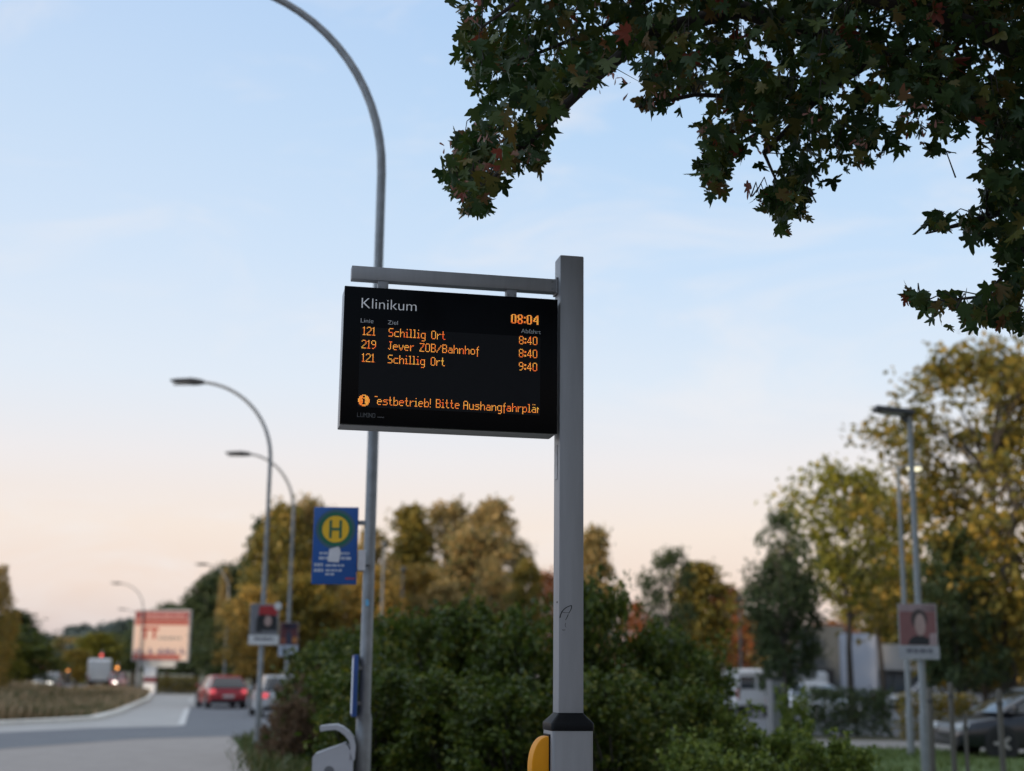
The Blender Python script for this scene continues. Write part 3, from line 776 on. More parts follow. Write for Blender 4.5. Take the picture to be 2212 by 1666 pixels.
while x < w * .44:
    hh = h * random.uniform(.05, .12); MB().box(x, x + h * .04, -.016, -.0125, z0 + h * .14, z0 + h * .14 + hh).build('printed_figure', mat('billboard_dark', (.07, .04, .10), emit=.10), bb); x += h * random.choice((.05, .06, .13))
mm = MB(); mm.box(-w * .34, w * .28, .02, .34, z0 - .42, z0 - .02, .03); mm.build('crossbeam', mat('billboard_beam', (.50, .49, .47), .5), bb)
mm = MB(); mm.box(-w * .27, -w * .06, .0, .36, -.02, z0 - .42, .04); pp_ = mm.build('post', mat('billboard_post', (.78, .78, .80), .5), bb)
mm = MB(); mm.box(-w * .272, -w * .058, -.004, .364, 0.85, 1.2); mm.build('red_stripe', c_bred, pp_)

# ------------------------------------------------------------------ vehicles
M_glass = mat('car_glass', (.020, .030, .040), .05, spec=.8, coat=.3)
M_glass.node_tree.nodes['Principled BSDF'].inputs['IOR'].default_value = 1.6
M_tyre = mat('tyre_rubber', (.012, .012, .013), .8)
M_rim = mat('alloy', (.42, .42, .44), .35, .7)
M_red_on = mat('brake_light_on', (1.0, .12, .14), emit=.55)
M_red_off = mat('tail_lens', (.30, .01, .012), .2)
M_head_on = mat('headlamp_on', (1.0, .95, .84), emit=5.0)
M_head_off = mat('headlamp_lens', (.55, .57, .60), .12)
M_plate = mat('number_plate', (.60, .60, .58), .5)
M_trim = mat('black_trim', (.014, .014, .016), .55)
def paint(name, c): return mat(name, c, .30, .1, c2=tuple(v * .92 for v in c), coat=.6, scale=2)
def car(name, label, cat, body_m, L=4.25, W=1.78, H=1.46, style='hatch', tail=M_red_on, head=M_head_off, group=None):
    t = thing(name, label, cat, group=group)
    hl, hw = L / 2, W / 2
    bel = H * .64
    back = {'hatch': .98, 'estate': 1.0, 'sedan': .93, 'suv': 1.0, 'mpv': 1.0}[style]
    st_ = [(-hl, .80, .40, bel * .72), (-hl + .06, .93, .30, bel * .93 * back), (-hl + .40, .985, .22, bel * back), (-hl * .3, 1.0, .19, bel), (hl * .35, 1.0, .19, bel * .97),
           (hl * .55, .985, .20, bel * .90), (hl - .35, .93, .22, bel * .80), (hl - .08, .82, .28, bel * .70), (hl, .68, .34, bel * .58)]
    loops = []
    for y, k, zl, zb in st_:
        w_ = hw * k
        half = [(w_ * .90, zl), (w_ * .985, zl + .08), (w_, (zl + zb) * .52), (w_ * .985, zb - .10), (w_ * .94, zb - .02), (w_ * .80, zb + .01), (w_ * .4, zb + .025)]
        loops.append([(x, y, z) for x, z in half] + [(-x, y, z) for x, z in half[::-1]])
    body = MB().mat(body_m).loft(loops)
    # cabin
    yb0, yb1 = {'hatch': (-hl + .10, hl * .46), 'estate': (-hl + .12, hl * .46), 'sedan': (-hl + .62, hl * .42), 'suv': (-hl + .08, hl * .44), 'mpv': (-hl + .10, hl * .62)}[style]
    yr0, yr1 = {'hatch': (-hl + .48, hl * .10), 'estate': (-hl + .34, hl * .12), 'sedan': (-hl + 1.25, hl * .04), 'suv': (-hl + .30, hl * .14), 'mpv': (-hl + .34, hl * .20)}[style]
    def loop(z, y0, y1, w_, r=.16):
        o = []
        for sx, yy, sy in ((1, y1, 1), (-1, y1, 1), (-1, y0, -1), (1, y0, -1)):
            for k in range(4):
                tt_ = math.atan2(sy, sx) - R(45) + R(30) * k
                o.append((sx * (w_ - r) + r * math.cos(tt_), yy - sy * r + r * math.sin(tt_), z))
        return o
    def lerp(f, inset=0.0):
        z = bel - .02 + (H - .075 - bel + .02) * f
        g = f ** 1.25
        return loop(z, yb0 + (yr0 - yb0) * g + inset, yb1 + (yr1 - yb1) * g - inset, hw * (.93 - .21 * f) - inset)
    MB().loft([lerp(0), lerp(.3), lerp(.65), lerp(1.0)]).build('windows', M_glass, t, 40)
    body.loft([lerp(.96, -.006), loop(H - .03, yr0 + .02, yr1 - .03, hw * .72), loop(H, yr0 + .16, yr1 - .2, hw * .56)])
    def pil(f0, f1, yA, yB, wd):      # pillars follow the glass, a little proud
        for s in (-1, 1):
            A = [(s * (hw * (.93 - .21 * f) + .006), y, bel - .02 + (H - .055 - bel) * f) for f, y in ((0, yA), (.5, (yA + yB) / 2), (1, yB))]
            for i in range(2):
                p, q = A[i], A[i + 1]
                body.add([(p[0], p[1] - wd, p[2]), (p[0], p[1] + wd, p[2]), (q[0], q[1] + wd, q[2]), (q[0], q[1] - wd, q[2]),
                          (p[0] - s * .03, p[1] - wd, p[2]), (p[0] - s * .03, p[1] + wd, p[2]), (q[0] - s * .03, q[1] + wd, q[2]), (q[0] - s * .03, q[1] - wd, q[2])],
                         [(0, 1, 2, 3), (4, 5, 6, 7), (0, 1, 5, 4), (3, 2, 6, 7), (0, 3, 7, 4), (1, 2, 6, 5)])
    pil(0, 1, yb1 - .10, yr1 - .06, .05); pil(0, 1, (yb0 + yb1) / 2, (yr0 + yr1) / 2 + .02, .05); pil(0, 1, yb0 + .16, yr0 + .12, .11)
    body.mat(M_trim)
    wr = .315 if style != 'suv' else .34
    for yy in (-hl + .82, hl - .86):
        for s in (-1, 1):
            n_ = 22
            body.prism([(yy + (wr + .065) * math.cos(2 * math.pi * k / n_), wr + (wr + .065) * math.sin(2 * math.pi * k / n_)) for k in range(n_)], 'x', s * hw * .90, s * (hw + .004))
    body.box(-hw * .86, hw * .86, -hl - .012, -hl + .2, .26, .40, .02); body.box(-hw * .70, hw * .70, hl - .2, hl + .008, .24, .38, .02)
    body.build('body', None, t, 35)
    for yy in (-hl + .82, hl - .86):
        for s in (-1, 1):
            mm = MB(); xo, xi = s * (hw + .008), s * (hw - .2)
            rings = [(xi, wr * .6), (xi, wr), (xo - s * .02, wr), (xo, wr * .93), (xo, wr * .66)]
            mm.loft([[(x, yy + r_ * math.cos(2 * math.pi * k / 24), wr + r_ * math.sin(2 * math.pi * k / 24)) for k in range(24)] for x, r_ in rings])
            wh = mm.build('wheel', M_tyre, t, 40)
            rm = MB()
            rm.prism([(yy + wr * .64 * math.cos(2 * math.pi * k / 24), wr + wr * .64 * math.sin(2 * math.pi * k / 24)) for k in range(24)], 'x', xo - s * .03, xo - s * .02)
            for k in range(5):
                a_ = 2 * math.pi * k / 5
                rm.prism([(yy + (c_ * math.cos(a_) - d_ * math.sin(a_)), wr + (c_ * math.sin(a_) + d_ * math.cos(a_))) for c_, d_ in ((.03, -.04), (wr * .64, -.03), (wr * .64, .03), (.03, .04))], 'x', xo - s * .02, xo + s * .003)
            rm.build('rim', M_rim, wh)
    for s in (-1, 1):
        z = bel * .80
        mm = MB(); mm.box(s * hw * .66 if s > 0 else -hw * .93, hw * .93 if s > 0 else -hw * .66, -hl - .005, -hl + .12, z - .09, z + .10, .03); mm.build('taillight', tail, t, 40)
        mm = MB(); mm.box(s * hw * .50 if s > 0 else -hw * .84, hw * .84 if s > 0 else -hw * .50, hl - .22, hl - .015, bel * .60, bel * .74, .03); mm.build('headlight', head, t, 40)
        mm = MB(); mm.box(s * hw if s > 0 else -hw - .16, hw + .16 if s > 0 else -hw, yb1 - .32, yb1 - .22, bel + .0, bel + .12, .03); mm.build('wing_mirror', body_m, t, 40)
    MB().box(-.26, .26, -hl - .018, -hl + .02, bel * .52, bel * .52 + .11, .004).build('licence_plate', M_plate, t)
    MB().box(-hw * .42, hw * .42, hl - .06, hl + .006, bel * .44, bel * .54, .01).build('grille', M_trim, t)
    return t
def van(name, label, body_m, L=5.3, W=1.95, H=2.5, tail=M_red_off, panel=False, group=None):
    t = thing(name, label, 'van', group=group)
    hl, hw = L / 2, W / 2
    prof = [(-hl, .35), (-hl, H - .12), (-hl + .15, H), (hl - 2.0, H), (hl - 1.55, H - .25), (hl - .95, H * .58), (hl - .15, H * .45), (hl, H * .32), (hl, .35)]
    loops = []
    for x, k in ((-1, .93), (-.96, .985), (-.88, 1), (.88, 1), (.96, .985), (1, .93)):
        loops.append([(x * hw, y * k if z < H * .5 else y * (k if y < 0 else 1), .35 + (z - .35) * (k if z > H * .6 else 1)) for y, z in prof])
    MB().loft(loops).build('body', body_m, t, 35)
    MB().box(-hw * .97, hw * .97, -hl - .02, hl + .01, .28, .95 if panel else .50, .03).build('bumper', M_trim, t)
    for s in (-1, 1):
        if not panel: MB().box(*(sorted((s * hw * .10, s * hw * .80))), -hl - .008, -hl + .01, H * .58, H * .84, .02).build('rear_window', M_glass, t)
        MB().box(*(sorted((s * hw * .84, s * hw * .96))), -hl - .012, -hl + .05, .75, 1.25, .01).build('taillight', tail, t)
        MB().box(*(sorted((s * (hw + .004), s * (hw - .05)))), hl - 2.0, hl - 1.1, H * .56, H * .82, .02).build('side_window', M_glass, t)
    wb = [(-hw * .85, hl - 1.52, H - .27), (hw * .85, hl - 1.52, H - .27), (hw * .85, hl - .96, H * .60), (-hw * .85, hl - .96, H * .60)]
    MB().add([(x, y + .02, z + .01) for x, y, z in wb], [(0, 1, 2, 3)]).build('windscreen', M_glass, t)
    for yy in (-hl + .95, hl - .95):
        for s in (-1, 1):
            mm = MB(); xo, xi = s * (hw + .005), s * (hw - .22)
            mm.loft([[(x, yy + r_ * math.cos(2 * math.pi * k / 20), .34 + r_ * math.sin(2 * math.pi * k / 20)) for k in range(20)] for x, r_ in ((xi, .2), (xi, .34), (xo, .34), (xo, .2))])
            wh = mm.build('wheel', M_tyre, t, 40)
            MB().prism([(yy + .21 * math.cos(2 * math.pi * k / 20), .34 + .21 * math.sin(2 * math.pi * k / 20)) for k in range(20)], 'x', xo - s * .02, xo + s * .003).build('rim', M_rim, wh)
    MB().box(-.26, .26, -hl - .022, -hl + .01, .62, .74).build('licence_plate', M_plate, t)
    return t
def put(o, x, y, rz): o.location = (x, y, .004); o.rotation_euler = (0, 0, R(rz)); return o
P_red, P_white, P_black = paint('red_paint', (.38, .016, .026)), paint('white_paint', (.60, .61, .63)), paint('dark_paint', (.013, .014, .020))
P_blue, P_silver = paint('blue_paint', (.05, .13, .32)), paint('silver_paint', (.36, .37, .39))
q = G(470, 1531); put(car('parked_car', 'red hatchback with lit brake lights waiting on the street', 'car', P_red), q.x - .3, q.y + 2, 21)
q = G(578, 1551); put(car('parked_car', 'silver white hatchback with lit tail light behind the brown shrub', 'car', paint('silver_white_paint', (.46, .47, .48)), 4.3, 1.8, 1.52, 'suv'), q.x, q.y + 2.1, 16)
put(car('parked_car', 'dark estate car parked on the driveway beyond the lawn', 'car', P_black, 4.6, 1.82, 1.50, 'mpv', M_red_off), 11.73, 31.2, 97)
# far left: traffic beyond the island
q = P(197, 1455, 102); put(van('delivery_van', 'white van with dark bumper driving away beyond the dry grass', paint('bright_white_paint', (.80, .81, .83)), panel=True, H=2.45, W=1.6), q.x, 104, 16)
c0 = car('oncoming_car', 'pale oncoming car with two bright headlights beyond the dry grass', 'car', P_silver, tail=M_red_off, head=M_head_on, group='cars with headlights beyond the traffic island')
q = P(106, 1465, 120); put(c0, q.x, 120, 184)
for px, Y, rz, lab, pm in ((72, 124, 150, 'blue oncoming car left of the bright headlights', P_blue), (10, 118, 176, 'grey oncoming car at the left edge of the traffic', P_silver), (246, 128, 182, 'dark red car right of the white van', P_red)):
    q = P(px, 1465, Y); c_ = dup(c0, lab, (q.x, Y, .004), R(rz))
    recolour(c_, pm, ('body', 'wing_mirror'))
# car park on the right
q = P(1606, 1480, 60); put(van('delivery_van', 'white van half hidden by the shrubs, left of the grey pillar', P_white, 4.9, 1.9, 2.0), q.x, 62, 12)
q = P(1700, 1480, 66); put(van('delivery_van', 'second white van behind the grey pillar', P_white, 4.9, 1.9, 1.95), q.x, 69, 84)
q = P(1772, 1480, 55)
c1_ = put(car('parked_car', 'white car half hidden at the end of the clipped hedge', 'car', P_white, tail=M_red_off), q.x, 56, 205)
for px, Y, rz, lab, pm in ((1990, 80, 84, 'white parked car directly right of the lamp posts', None), (2036, 81, 96, 'silver parked car between the lamp posts and the stakes', P_silver), (2072, 82, 180, 'white parked car seen end on in the row behind the yellow hedge', None), (2112, 81, 92, 'silver parked car toward the right end of the far row', P_silver), (2150, 82, 176, 'white parked car beside the big tree trunk', None)):
    q = P(px, 1465, Y); c_ = dup(c1_, lab, (q.x, Y, .004), R(rz)); c_['group'] = 'cars in the far parking row'
    if pm: recolour(c_, pm, ('body', 'wing_mirror'))
# box truck
a, b = P(1816, 1368, 70), P(1893, 1490, 70)
M_box = mat('truck_panel', (.24, .26, .31), .5, c2=(.22, .235, .28), scale=1.5)
tk = thing('box_truck', 'tall pale grey box truck standing behind the clipped hedge', 'truck', ((a.x + b.x) / 2, 70, 0), R(-15))
w = (b.x - a.x) * 1.08; zt_ = a.z
MB().box(-w / 2, w / 2, 0, 6.0, .8, zt_, .09).build('cargo_box', M_box, tk)
MB().box(-w / 2 + .05, w / 2 - .05, -.02, -.002, 1.08, zt_ - .1, .01).build('rear_door', mat('truck_door', (.36, .38, .43), .45, c2=(.33, .35, .40), scale=1.0), tk)
MB().box(-w / 2 + .1, w / 2 - .1, .1, 5.8, .55, .98).build('chassis', M_trim, tk)
MB().box(-w / 2 + .05, w / 2 - .05, 6.05, 7.9, .5, 2.5, .12).build('cab', P_white, tk)
for yy in (1.2, 7.0):
    for s in (-1, 1):
        MB().loft([[(x, yy + r_ * math.cos(2 * math.pi * k / 20), .48 + r_ * math.sin(2 * math.pi * k / 20)) for k in range(20)] for x, r_ in ((s * (w / 2 - .3), .2), (s * (w / 2 - .3), .48), (s * (w / 2 - .02), .48), (s * (w / 2 - .02), .25))]).build('wheel', M_tyre, tk, 40)
for s in (-1, 1): MB().box(*(sorted((s * w * .46, s * w * .34))), -.03, .05, .75, .9).build('taillight', M_red_off, tk)

# ------------------------------------------------------------------ building behind the car park
M_wall = mat('grey_cladding', (.075, .082, .082), .7, c2=(.06, .066, .066), scale=.4, stretch=(6, 1, .2))
M_fascia = mat('beige_fascia', (.30, .285, .27), .7, c2=(.25, .24, .225), scale=.5)
M_win = mat('shop_glass', (.035, .048, .058), .15, c2=(.05, .062, .07), scale=.6)
a, b = P(1742, 1352, 86), P(2080, 1500, 86)
bl = thing('commercial_building', 'low grey building with beige fascia behind the box truck', 'building', (a.x, 86, 0), R(-3))
bw = b.x - a.x
MB().box(0, 2.3, 0, 8, 0, a.z, .02).build('tall_block', M_wall, bl)
zf = P(1920, 1392, 86).z
MB().box(2.302, bw, .6, 8, 0, zf - .6).build('wall', mat('grey_render', (.11, .115, .11), .8), bl)
MB().box(2.305, bw + .2, .1, 8.2, zf - 1.55, zf, .03).build('fascia', M_fascia, bl)
for k in range(5):
    x0 = 4.0 + k * 1.25
    f = MB(); f.box(x0, x0 + 1.1, .52, .598, .9, zf - 1.7, .01); f = f.build('window', mat('window_frame', (.05, .052, .055), .5), bl)
    MB().box(x0 + .06, x0 + 1.04, .505, .519, .96, zf - 1.76).build('pane', M_win, f)
MB().box(.5, 1.6, -.02, -.002, 0, 2.2, .01).build('door', M_trim, bl)

# unseen block added behind the left shoulder to keep the sun off the stop
hb_ = thing('sun_shade_block', 'long pale block added outside the view to shade the bus stop', 'building', (-43.1, -.7, 0), R(-45))
M_hw = mat('shade_block_render', (.42, .40, .36), .85, c2=(.36, .34, .31), scale=.3)
MB().box(-50, 50, -6, 6, 0, 13).build('wall', M_hw, hb_)
MB().box(-50.4, 50.4, -6.4, 6.4, 13.003, 13.4, .05).build('roof', M_dark, hb_)
for fl in range(4):
    for k in range(20):
        x0 = -48.5 + k * 4.9
        f = MB(); f.box(x0, x0 + 2.6, 6.002, 6.06, 1.0 + fl * 3.1, 2.7 + fl * 3.1, .01); f = f.build('window', mat('window_frame_white', (.6, .6, .6), .5), hb_)
        MB().box(x0 + .1, x0 + 2.5, 6.062, 6.07, 1.1 + fl * 3.1, 2.6 + fl * 3.1).build('pane', M_win, f)

# ------------------------------------------------------------------ traffic signals beyond the island
M_amber = mat('amber_signal', (1.0, .36, .06), emit=2.2)
M_rsig = mat('red_signal', (.95, .10, .08), emit=1.6)
sigs = ((92, 1442, 128, M_rsig, 'red traffic signal above the blue car'), (148, 1447, 126, M_amber, 'amber traffic signal between the headlights and the white van'),
        (254, 1443, 122, M_amber, 'amber traffic signal just right of the white van'), (220, 1416, 132, M_rsig, 'red traffic signal standing above the white van'))
for px, py, Y, m_, lab in sigs:
    q = P(px, py, Y)
    t = thing('traffic_signal', lab, 'traffic signal', (q.x, Y, 0), 0, 'traffic signals beyond the island')
    MB().tube([(0, .1, 0), (0, .1, q.z + .5)], .05, 10).build('pole', M_galv, t, 50)
    hs = MB(); hs.box(-.17, .17, -.1, .1, q.z - .75, q.z + .22, .03); hs = hs.build('signal_head', M_dark, t)
    for k in range(3):
        zz = q.z - .29 * k
        MB().loft([[(.12 * r_ * math.cos(2 * math.pi * j / 16), y, zz + .12 * r_ * math.sin(2 * math.pi * j / 16)) for j in range(16)] for r_, y in ((1, -.105), (.7, -.125), (.2, -.13))]).build('lit_lens' if k == 0 else 'dark_lens', m_ if k == 0 else M_trim, hs)

# ------------------------------------------------------------------ small posts on the right
M_stake = mat('weathered_wood', (.105, .095, .080), .85, c2=(.075, .068, .058), scale=6, stretch=(4, 4, .5))
for px, py, Y, lab, r_ in ((2007, 1486, 21.5, 'grey wooden stake standing close beside the tall lamp post', .045), (2052, 1474, 20.5, 'tall grey wooden stake left of the short one on the lawn', .040),
                       (2084, 1542, 20.5, 'short dark stake between two taller ones on the lawn', .030), (2157, 1488, 19.5, 'tall grey wooden stake in front of the dark car', .042)):
    q = P(px, py, Y)
    t = thing('wooden_stake', lab, 'stake', (q.x, Y, 0), 0, 'stakes on the right lawn')
    MB().tube([(0, 0, -.1), (0, 0, q.z - .03), (0, 0, q.z)], [r_, r_ * .92, r_ * .55], 12).build('shaft', M_stake, t, 50)
    MB().tube([(0, 0, q.z - .22), (0, 0, q.z - .17)], r_ * 1.06, 12).build('binding', mat('old_strap', (.06, .055, .05), .8), t, 50)
a, b = P(1658, 1466, 30), P(1692, 1592, 30)
pl = thing('metal_pillar', 'grey box shaped metal pillar standing among the right shrubs', 'pillar', ((a.x + b.x) / 2, 30, 0), R(20))
MB().box(-.14, .14, -.12, .12, 0, a.z - .03, .015).build('column', mat('pillar_grey', (.17, .175, .19), .5, .2), pl)
MB().box(-.165, .165, -.145, .145, a.z - .03, a.z, .008).build('cap', M_dark, pl)
MB().box(-.09, .09, -.124, -.118, a.z - .45, a.z - .18, .004).build('front_panel', M_dark, pl)
q = P(1492, 1460, 42)
gb = thing('recycling_bin', 'teal green wheeled bin glimpsed between the shrubs and the white van', 'bin', (q.x, 42, 0), R(10))
M_teal = mat('teal_plastic', (.03, .20, .15), .5)
MB().loft([[(-.24, -.26, .08), (.24, -.26, .08), (.24, .22, .08), (-.24, .22, .08)], [(-.3, -.34, 1.35), (.3, -.34, 1.35), (.3, .34, 1.35), (-.3, .34, 1.35)]]).build('bin_body', M_teal, gb)
MB().box(-.32, .32, -.38, .36, 1.352, 1.45, .03).build('lid', M_teal, gb)
for s in (-1, 1): MB().tube([(s * .2, .25, .1), (s * .26, .25, .1)], .1, 16).build('wheel', M_tyre, gb, 40)

# ------------------------------------------------------------------ trees
M_bark = mat('bark', (.055, .045, .035), .9, c2=(.035, .030, .024), scale=4, bump=.6, stretch=(3, 3, .6))
def tree_meshes(kind, seed, ncl=175, nl=60, size=.027, trunk_r=.016):
    rng = np.random.default_rng(seed)
    prm = {'round': (.22, .36, 1.0), 'tall': (.10, .17, 1.0), 'conifer': (.10, .22, 1.0), 'open': (.46, .40, 1.0), 'weep': (.2, .30, 1.0), 'broad': (.16, .48, 1.0)}[kind]
    hb, rad, _ = prm
    pts, rr = [], []
    tries = 0
    while len(pts) < ncl and tries < 9000:
        tries += 1
        t = rng.uniform(0, 1); a = rng.uniform(0, 2 * np.pi)
        if kind == 'conifer': env = rad * (1 - t) ** .85 + .012
        elif kind == 'tall': env = rad * math.sin(math.pi * min(1, .12 + t * .86)) ** .6
        else: env = rad * math.sin(math.pi * (.14 + .82 * t)) ** .65
        env *= .74 + .36 * (0.5 + .5 * math.sin(3 * a + seed + 5 * t)) * (0.5 + .5 * math.cos(2 * a - 7 * t + seed)) + .12 * rng.uniform(-1, 1)
        u = rng.uniform(0, 1) ** .42
        if kind == 'conifer': u = rng.uniform(0, 1) ** .6
        p = np.array([env * u * np.cos(a), env * u * np.sin(a), hb + (1 - hb) * t * .965])
        pts.append(p); rr.append(rng.uniform(.038, .078) * (1.0 if kind != 'conifer' else .75))
    C = []
    for p, r_ in zip(pts, rr):
        k = int(nl * (r_ / .058) ** 1.6)
        q = rng.normal(size=(k, 3)) * r_ * .55
        q[:, 2] *= .7
        if kind == 'weep': q[:, 2] = -np.abs(rng.normal(size=k)) * r_ * 2.0 + .03; q[:, :2] *= .55
        if kind == 'conifer': q[:, 2] -= np.linalg.norm(q[:, :2], axis=1) * .35
        C.append(p + q)
    C = np.concatenate(C); C = C[C[:, 2] > .03]
    crown = quad_mesh('crown', leaf_cloud(rng, C, size, droop=.5 if kind == 'weep' else .15), None)
    mb = MB()
    top = .93 if kind in ('conifer', 'tall') else .72
    wob = [(rng.normal() * .008, rng.normal() * .008) for _ in range(6)]
    tp = [Vector((wob[i][0] * i, wob[i][1] * i, top * i / 5)) for i in range(6)]
    mb.tube([Vector((0, 0, -.01))] + tp[1:], [trunk_r * (1.15 - .95 * i / 5) for i in range(6)], 9)
    for i in rng.permutation(len(pts))[:34]:
        p = Vector(pts[i]); h0 = max(hb * .85, p.z - (.05 if kind == 'conifer' else .14 + .25 * p.xy.length)); h0 = min(h0, top * .97)
        b0 = Vector((0, 0, h0)); md = b0.lerp(p, .5) + Vector((0, 0, .02))
        mb.tube([b0, md, p], [trunk_r * .32, trunk_r * .2, trunk_r * .06], 5, cap=False)
    tm = bpy.data.meshes.new('trunk'); tm.from_pydata(mb.v, [], mb.f); tm.materials.append(M_bark); tm.update()
    return tm, crown
PROTO = {k: [tree_meshes(kk, s, **kw) for s in ss] for k, kk, ss, kw in (
    ('round', 'round', (1, 2, 3), {}), ('tall', 'tall', (11, 12), {}), ('conifer', 'conifer', (21, 22), dict(ncl=230, nl=48, size=.026)),
    ('open', 'open', (31, 32), dict(ncl=98, nl=42, size=.025)), ('weep', 'weep', (41,), dict(ncl=130, nl=70, size=.020)),
    ('broad', 'broad', (51, 52), dict(ncl=175, nl=66, size=.0205, trunk_r=.020)))}
LM = {
 'gold': leafmat('golden_leaves', [(0, (0.137, 0.128, 0.037)), (.35, (0.274, 0.197, 0.049)), (.7, (0.452, 0.272, 0.054)), (1, (0.603, 0.363, 0.073))], .35, .5, 2.5),
 'brown_gold': leafmat('brown_gold_leaves', [(0, (0.127, 0.138, 0.049)), (.4, (0.266, 0.203, 0.078)), (.75, (0.406, 0.268, 0.097)), (1, (0.477, 0.325, 0.117))], .35, .45, 2.5),
 'rust': leafmat('rust_leaves', [(0, (0.111, 0.067, 0.037)), (.4, (0.221, 0.091, 0.033)), (.75, (0.399, 0.115, 0.030)), (1, (0.443, 0.146, 0.045))], .35, .6, 2.5),
 'dark': leafmat('dark_green_leaves', [(0, (0.029, 0.045, 0.018)), (.5, (0.048, 0.073, 0.025)), (1, (0.078, 0.099, 0.033))], .25, .4, 2.0),
 'blue': leafmat('far_haze_leaves', [(0, (0.068, 0.100, 0.098)), (.5, (0.095, 0.131, 0.126)), (1, (0.131, 0.162, 0.139))], .25, .4, 2.0),  # bluish haze of the far wood put into its leaf colour
 'green': leafmat('green_leaves', [(0, (0.031, 0.049, 0.008)), (.45, (0.054, 0.084, 0.010)), (.8, (0.091, 0.117, 0.014)), (1, (0.161, 0.156, 0.020))], .32, .5, 1.2),
 'lime': leafmat('yellow_green_leaves', [(0, (0.109, 0.116, 0.020)), (.4, (0.181, 0.181, 0.026)), (.8, (0.290, 0.261, 0.032)), (1, (0.377, 0.290, 0.043))], .38, .4, 2.0),
 'olive': leafmat('olive_gold_leaves', [(0, (0.087, 0.087, 0.021)), (.4, (0.168, 0.143, 0.027)), (.75, (0.278, 0.197, 0.030)), (1, (0.409, 0.252, 0.040))], .36, .5, 2.0),
 'brownshrub': leafmat('brown_shrub_leaves', [(0, (0.090, 0.062, 0.035)), (.5, (0.170, 0.106, 0.060)), (1, (0.261, 0.154, 0.087))], .3, .4, 1.5),
 'bright': leafmat('bright_leaves', [(0, (0.057, 0.090, 0.015)), (.45, (0.125, 0.171, 0.027)), (1, (0.229, 0.260, 0.045))], .35, .4, 1.5),
}
seen_group = {}
def tree(kind, var, px, py, Y, width, mt, label, group='trees beyond the road', rz=0.0, name='tree', base=0.0, sy=None):
    tm, cm = PROTO[kind][var % len(PROTO[kind])]
    q = P(px, py, Y); hh = (q.z - base) * 1.02
    rad = {'round': .36, 'tall': .17, 'conifer': .22, 'open': .40, 'weep': .30, 'broad': .48}[kind]
    sx = width * 1.12 / (2 * rad * .95)
    t = thing(name, label, 'tree', (q.x, Y, base), rz, group)
    t.scale = (sx, sx if sy is None else sy, hh)
    link('trunk', tm, t)
    c = link('crown', cm, t)
    if not cm.materials: cm.materials.append(LM[mt])
    c.material_slots[0].link = 'OBJECT'; c.material_slots[0].material = LM[mt]
    return t
FW = 'distant wood across the junction'
# far wood, left
for i, (kind, var, px, py, Y, w, mt, lab) in enumerate((
    ('round', 0, 75, 1372, 210, 13, 'blue', 'bluish far tree at the left end of the distant wood'),
    ('round', 1, 128, 1376, 225, 14, 'blue', 'bluish far tree in the low dip of the distant wood'),
    ('conifer', 0, 156, 1352, 215, 8, 'blue', 'bluish pointed conifer at the dip of the distant wood'),
    ('conifer', 1, 181, 1348, 200, 8, 'blue', 'bluish pointed conifer, tallest spire left of the billboard'),
    ('round', 2, 212, 1362, 190, 12, 'blue', 'bluish far tree behind the small yellow tree'),
    ('round', 0, 252, 1348, 170, 12, 'blue', 'bluish tree just left of the billboard'),
    ('conifer', 0, 205, 1364, 205, 9, 'blue', 'low bluish conifer between spire and billboard'),
    ('round', 1, 100, 1392, 180, 13, 'blue', 'dark rounded tree low in front of the distant wood'),
    ('round', 2, 40, 1385, 190, 13, 'blue', 'dark far tree behind the birch at the left edge'),
    ('round', 1, 296, 1340, 165, 11, 'blue', 'bluish tree directly behind the billboard left half'))):
    tree(kind, var, px, py, Y, w, mt, lab, FW, i * 1.3)
tree('round', 2, 150, 1378, 170, 7, 'brown_gold', 'small yellowing treetop in the dip of the distant wood', FW, .4)
tree('tall', 0, 214, 1368, 140, 4.2, 'lime', 'slim yellow green tree left of the billboard', FW)
tree('round', 1, 168, 1405, 135, 4.5, 'olive', 'low olive shrub-like tree left of the white van', FW, 2)
tree('weep', 0, 2, 1222, 62, 1.9, 'gold', 'weeping golden birch at the left edge', 'trees left of the junction', .3)
tree('round', 2, 2, 1330, 66, 2.4, 'lime', 'yellow green bushy tree under the weeping birch', 'trees left of the junction', 1.0)
tree('conifer', 1, 36, 1318, 105, 7.5, 'dark', 'dark green sloping tree right of the weeping birch', 'trees left of the junction')
tree('round', 0, -14, 1345, 96, 9, 'green', 'green tree behind the weeping birch at the very edge', 'trees left of the junction')
# behind and right of the billboard
for i, (kind, var, px, py, Y, w, mt, lab) in enumerate((
    ('round', 0, 372, 1306, 150, 9, 'dark', 'dark green tree peeping above the billboard'),
    ('round', 1, 345, 1342, 155, 12, 'dark', 'dark green tree hidden behind the billboard'),
    ('round', 1, 462, 1252, 112, 6.2, 'dark', 'dark green tree right of the billboard, sloping left edge'),
    ('round', 2, 505, 1226, 114, 8.2, 'dark', 'tallest dark green tree behind the far lamp'),
    ('round', 0, 432, 1330, 125, 8.0, 'dark', 'lower dark green tree beside the billboard post'),
    ('round', 1, 525, 1330, 96, 6.2, 'dark', 'lower dark green tree above the red car'),
    ('tall', 1, 488, 1238, 96, .9, 'brown_gold', 'small orange sprig of a tree at the far lamp top'))):
    tree(kind, var, px, py, Y, w, mt, lab, 'dark trees behind the red car', i * .9)
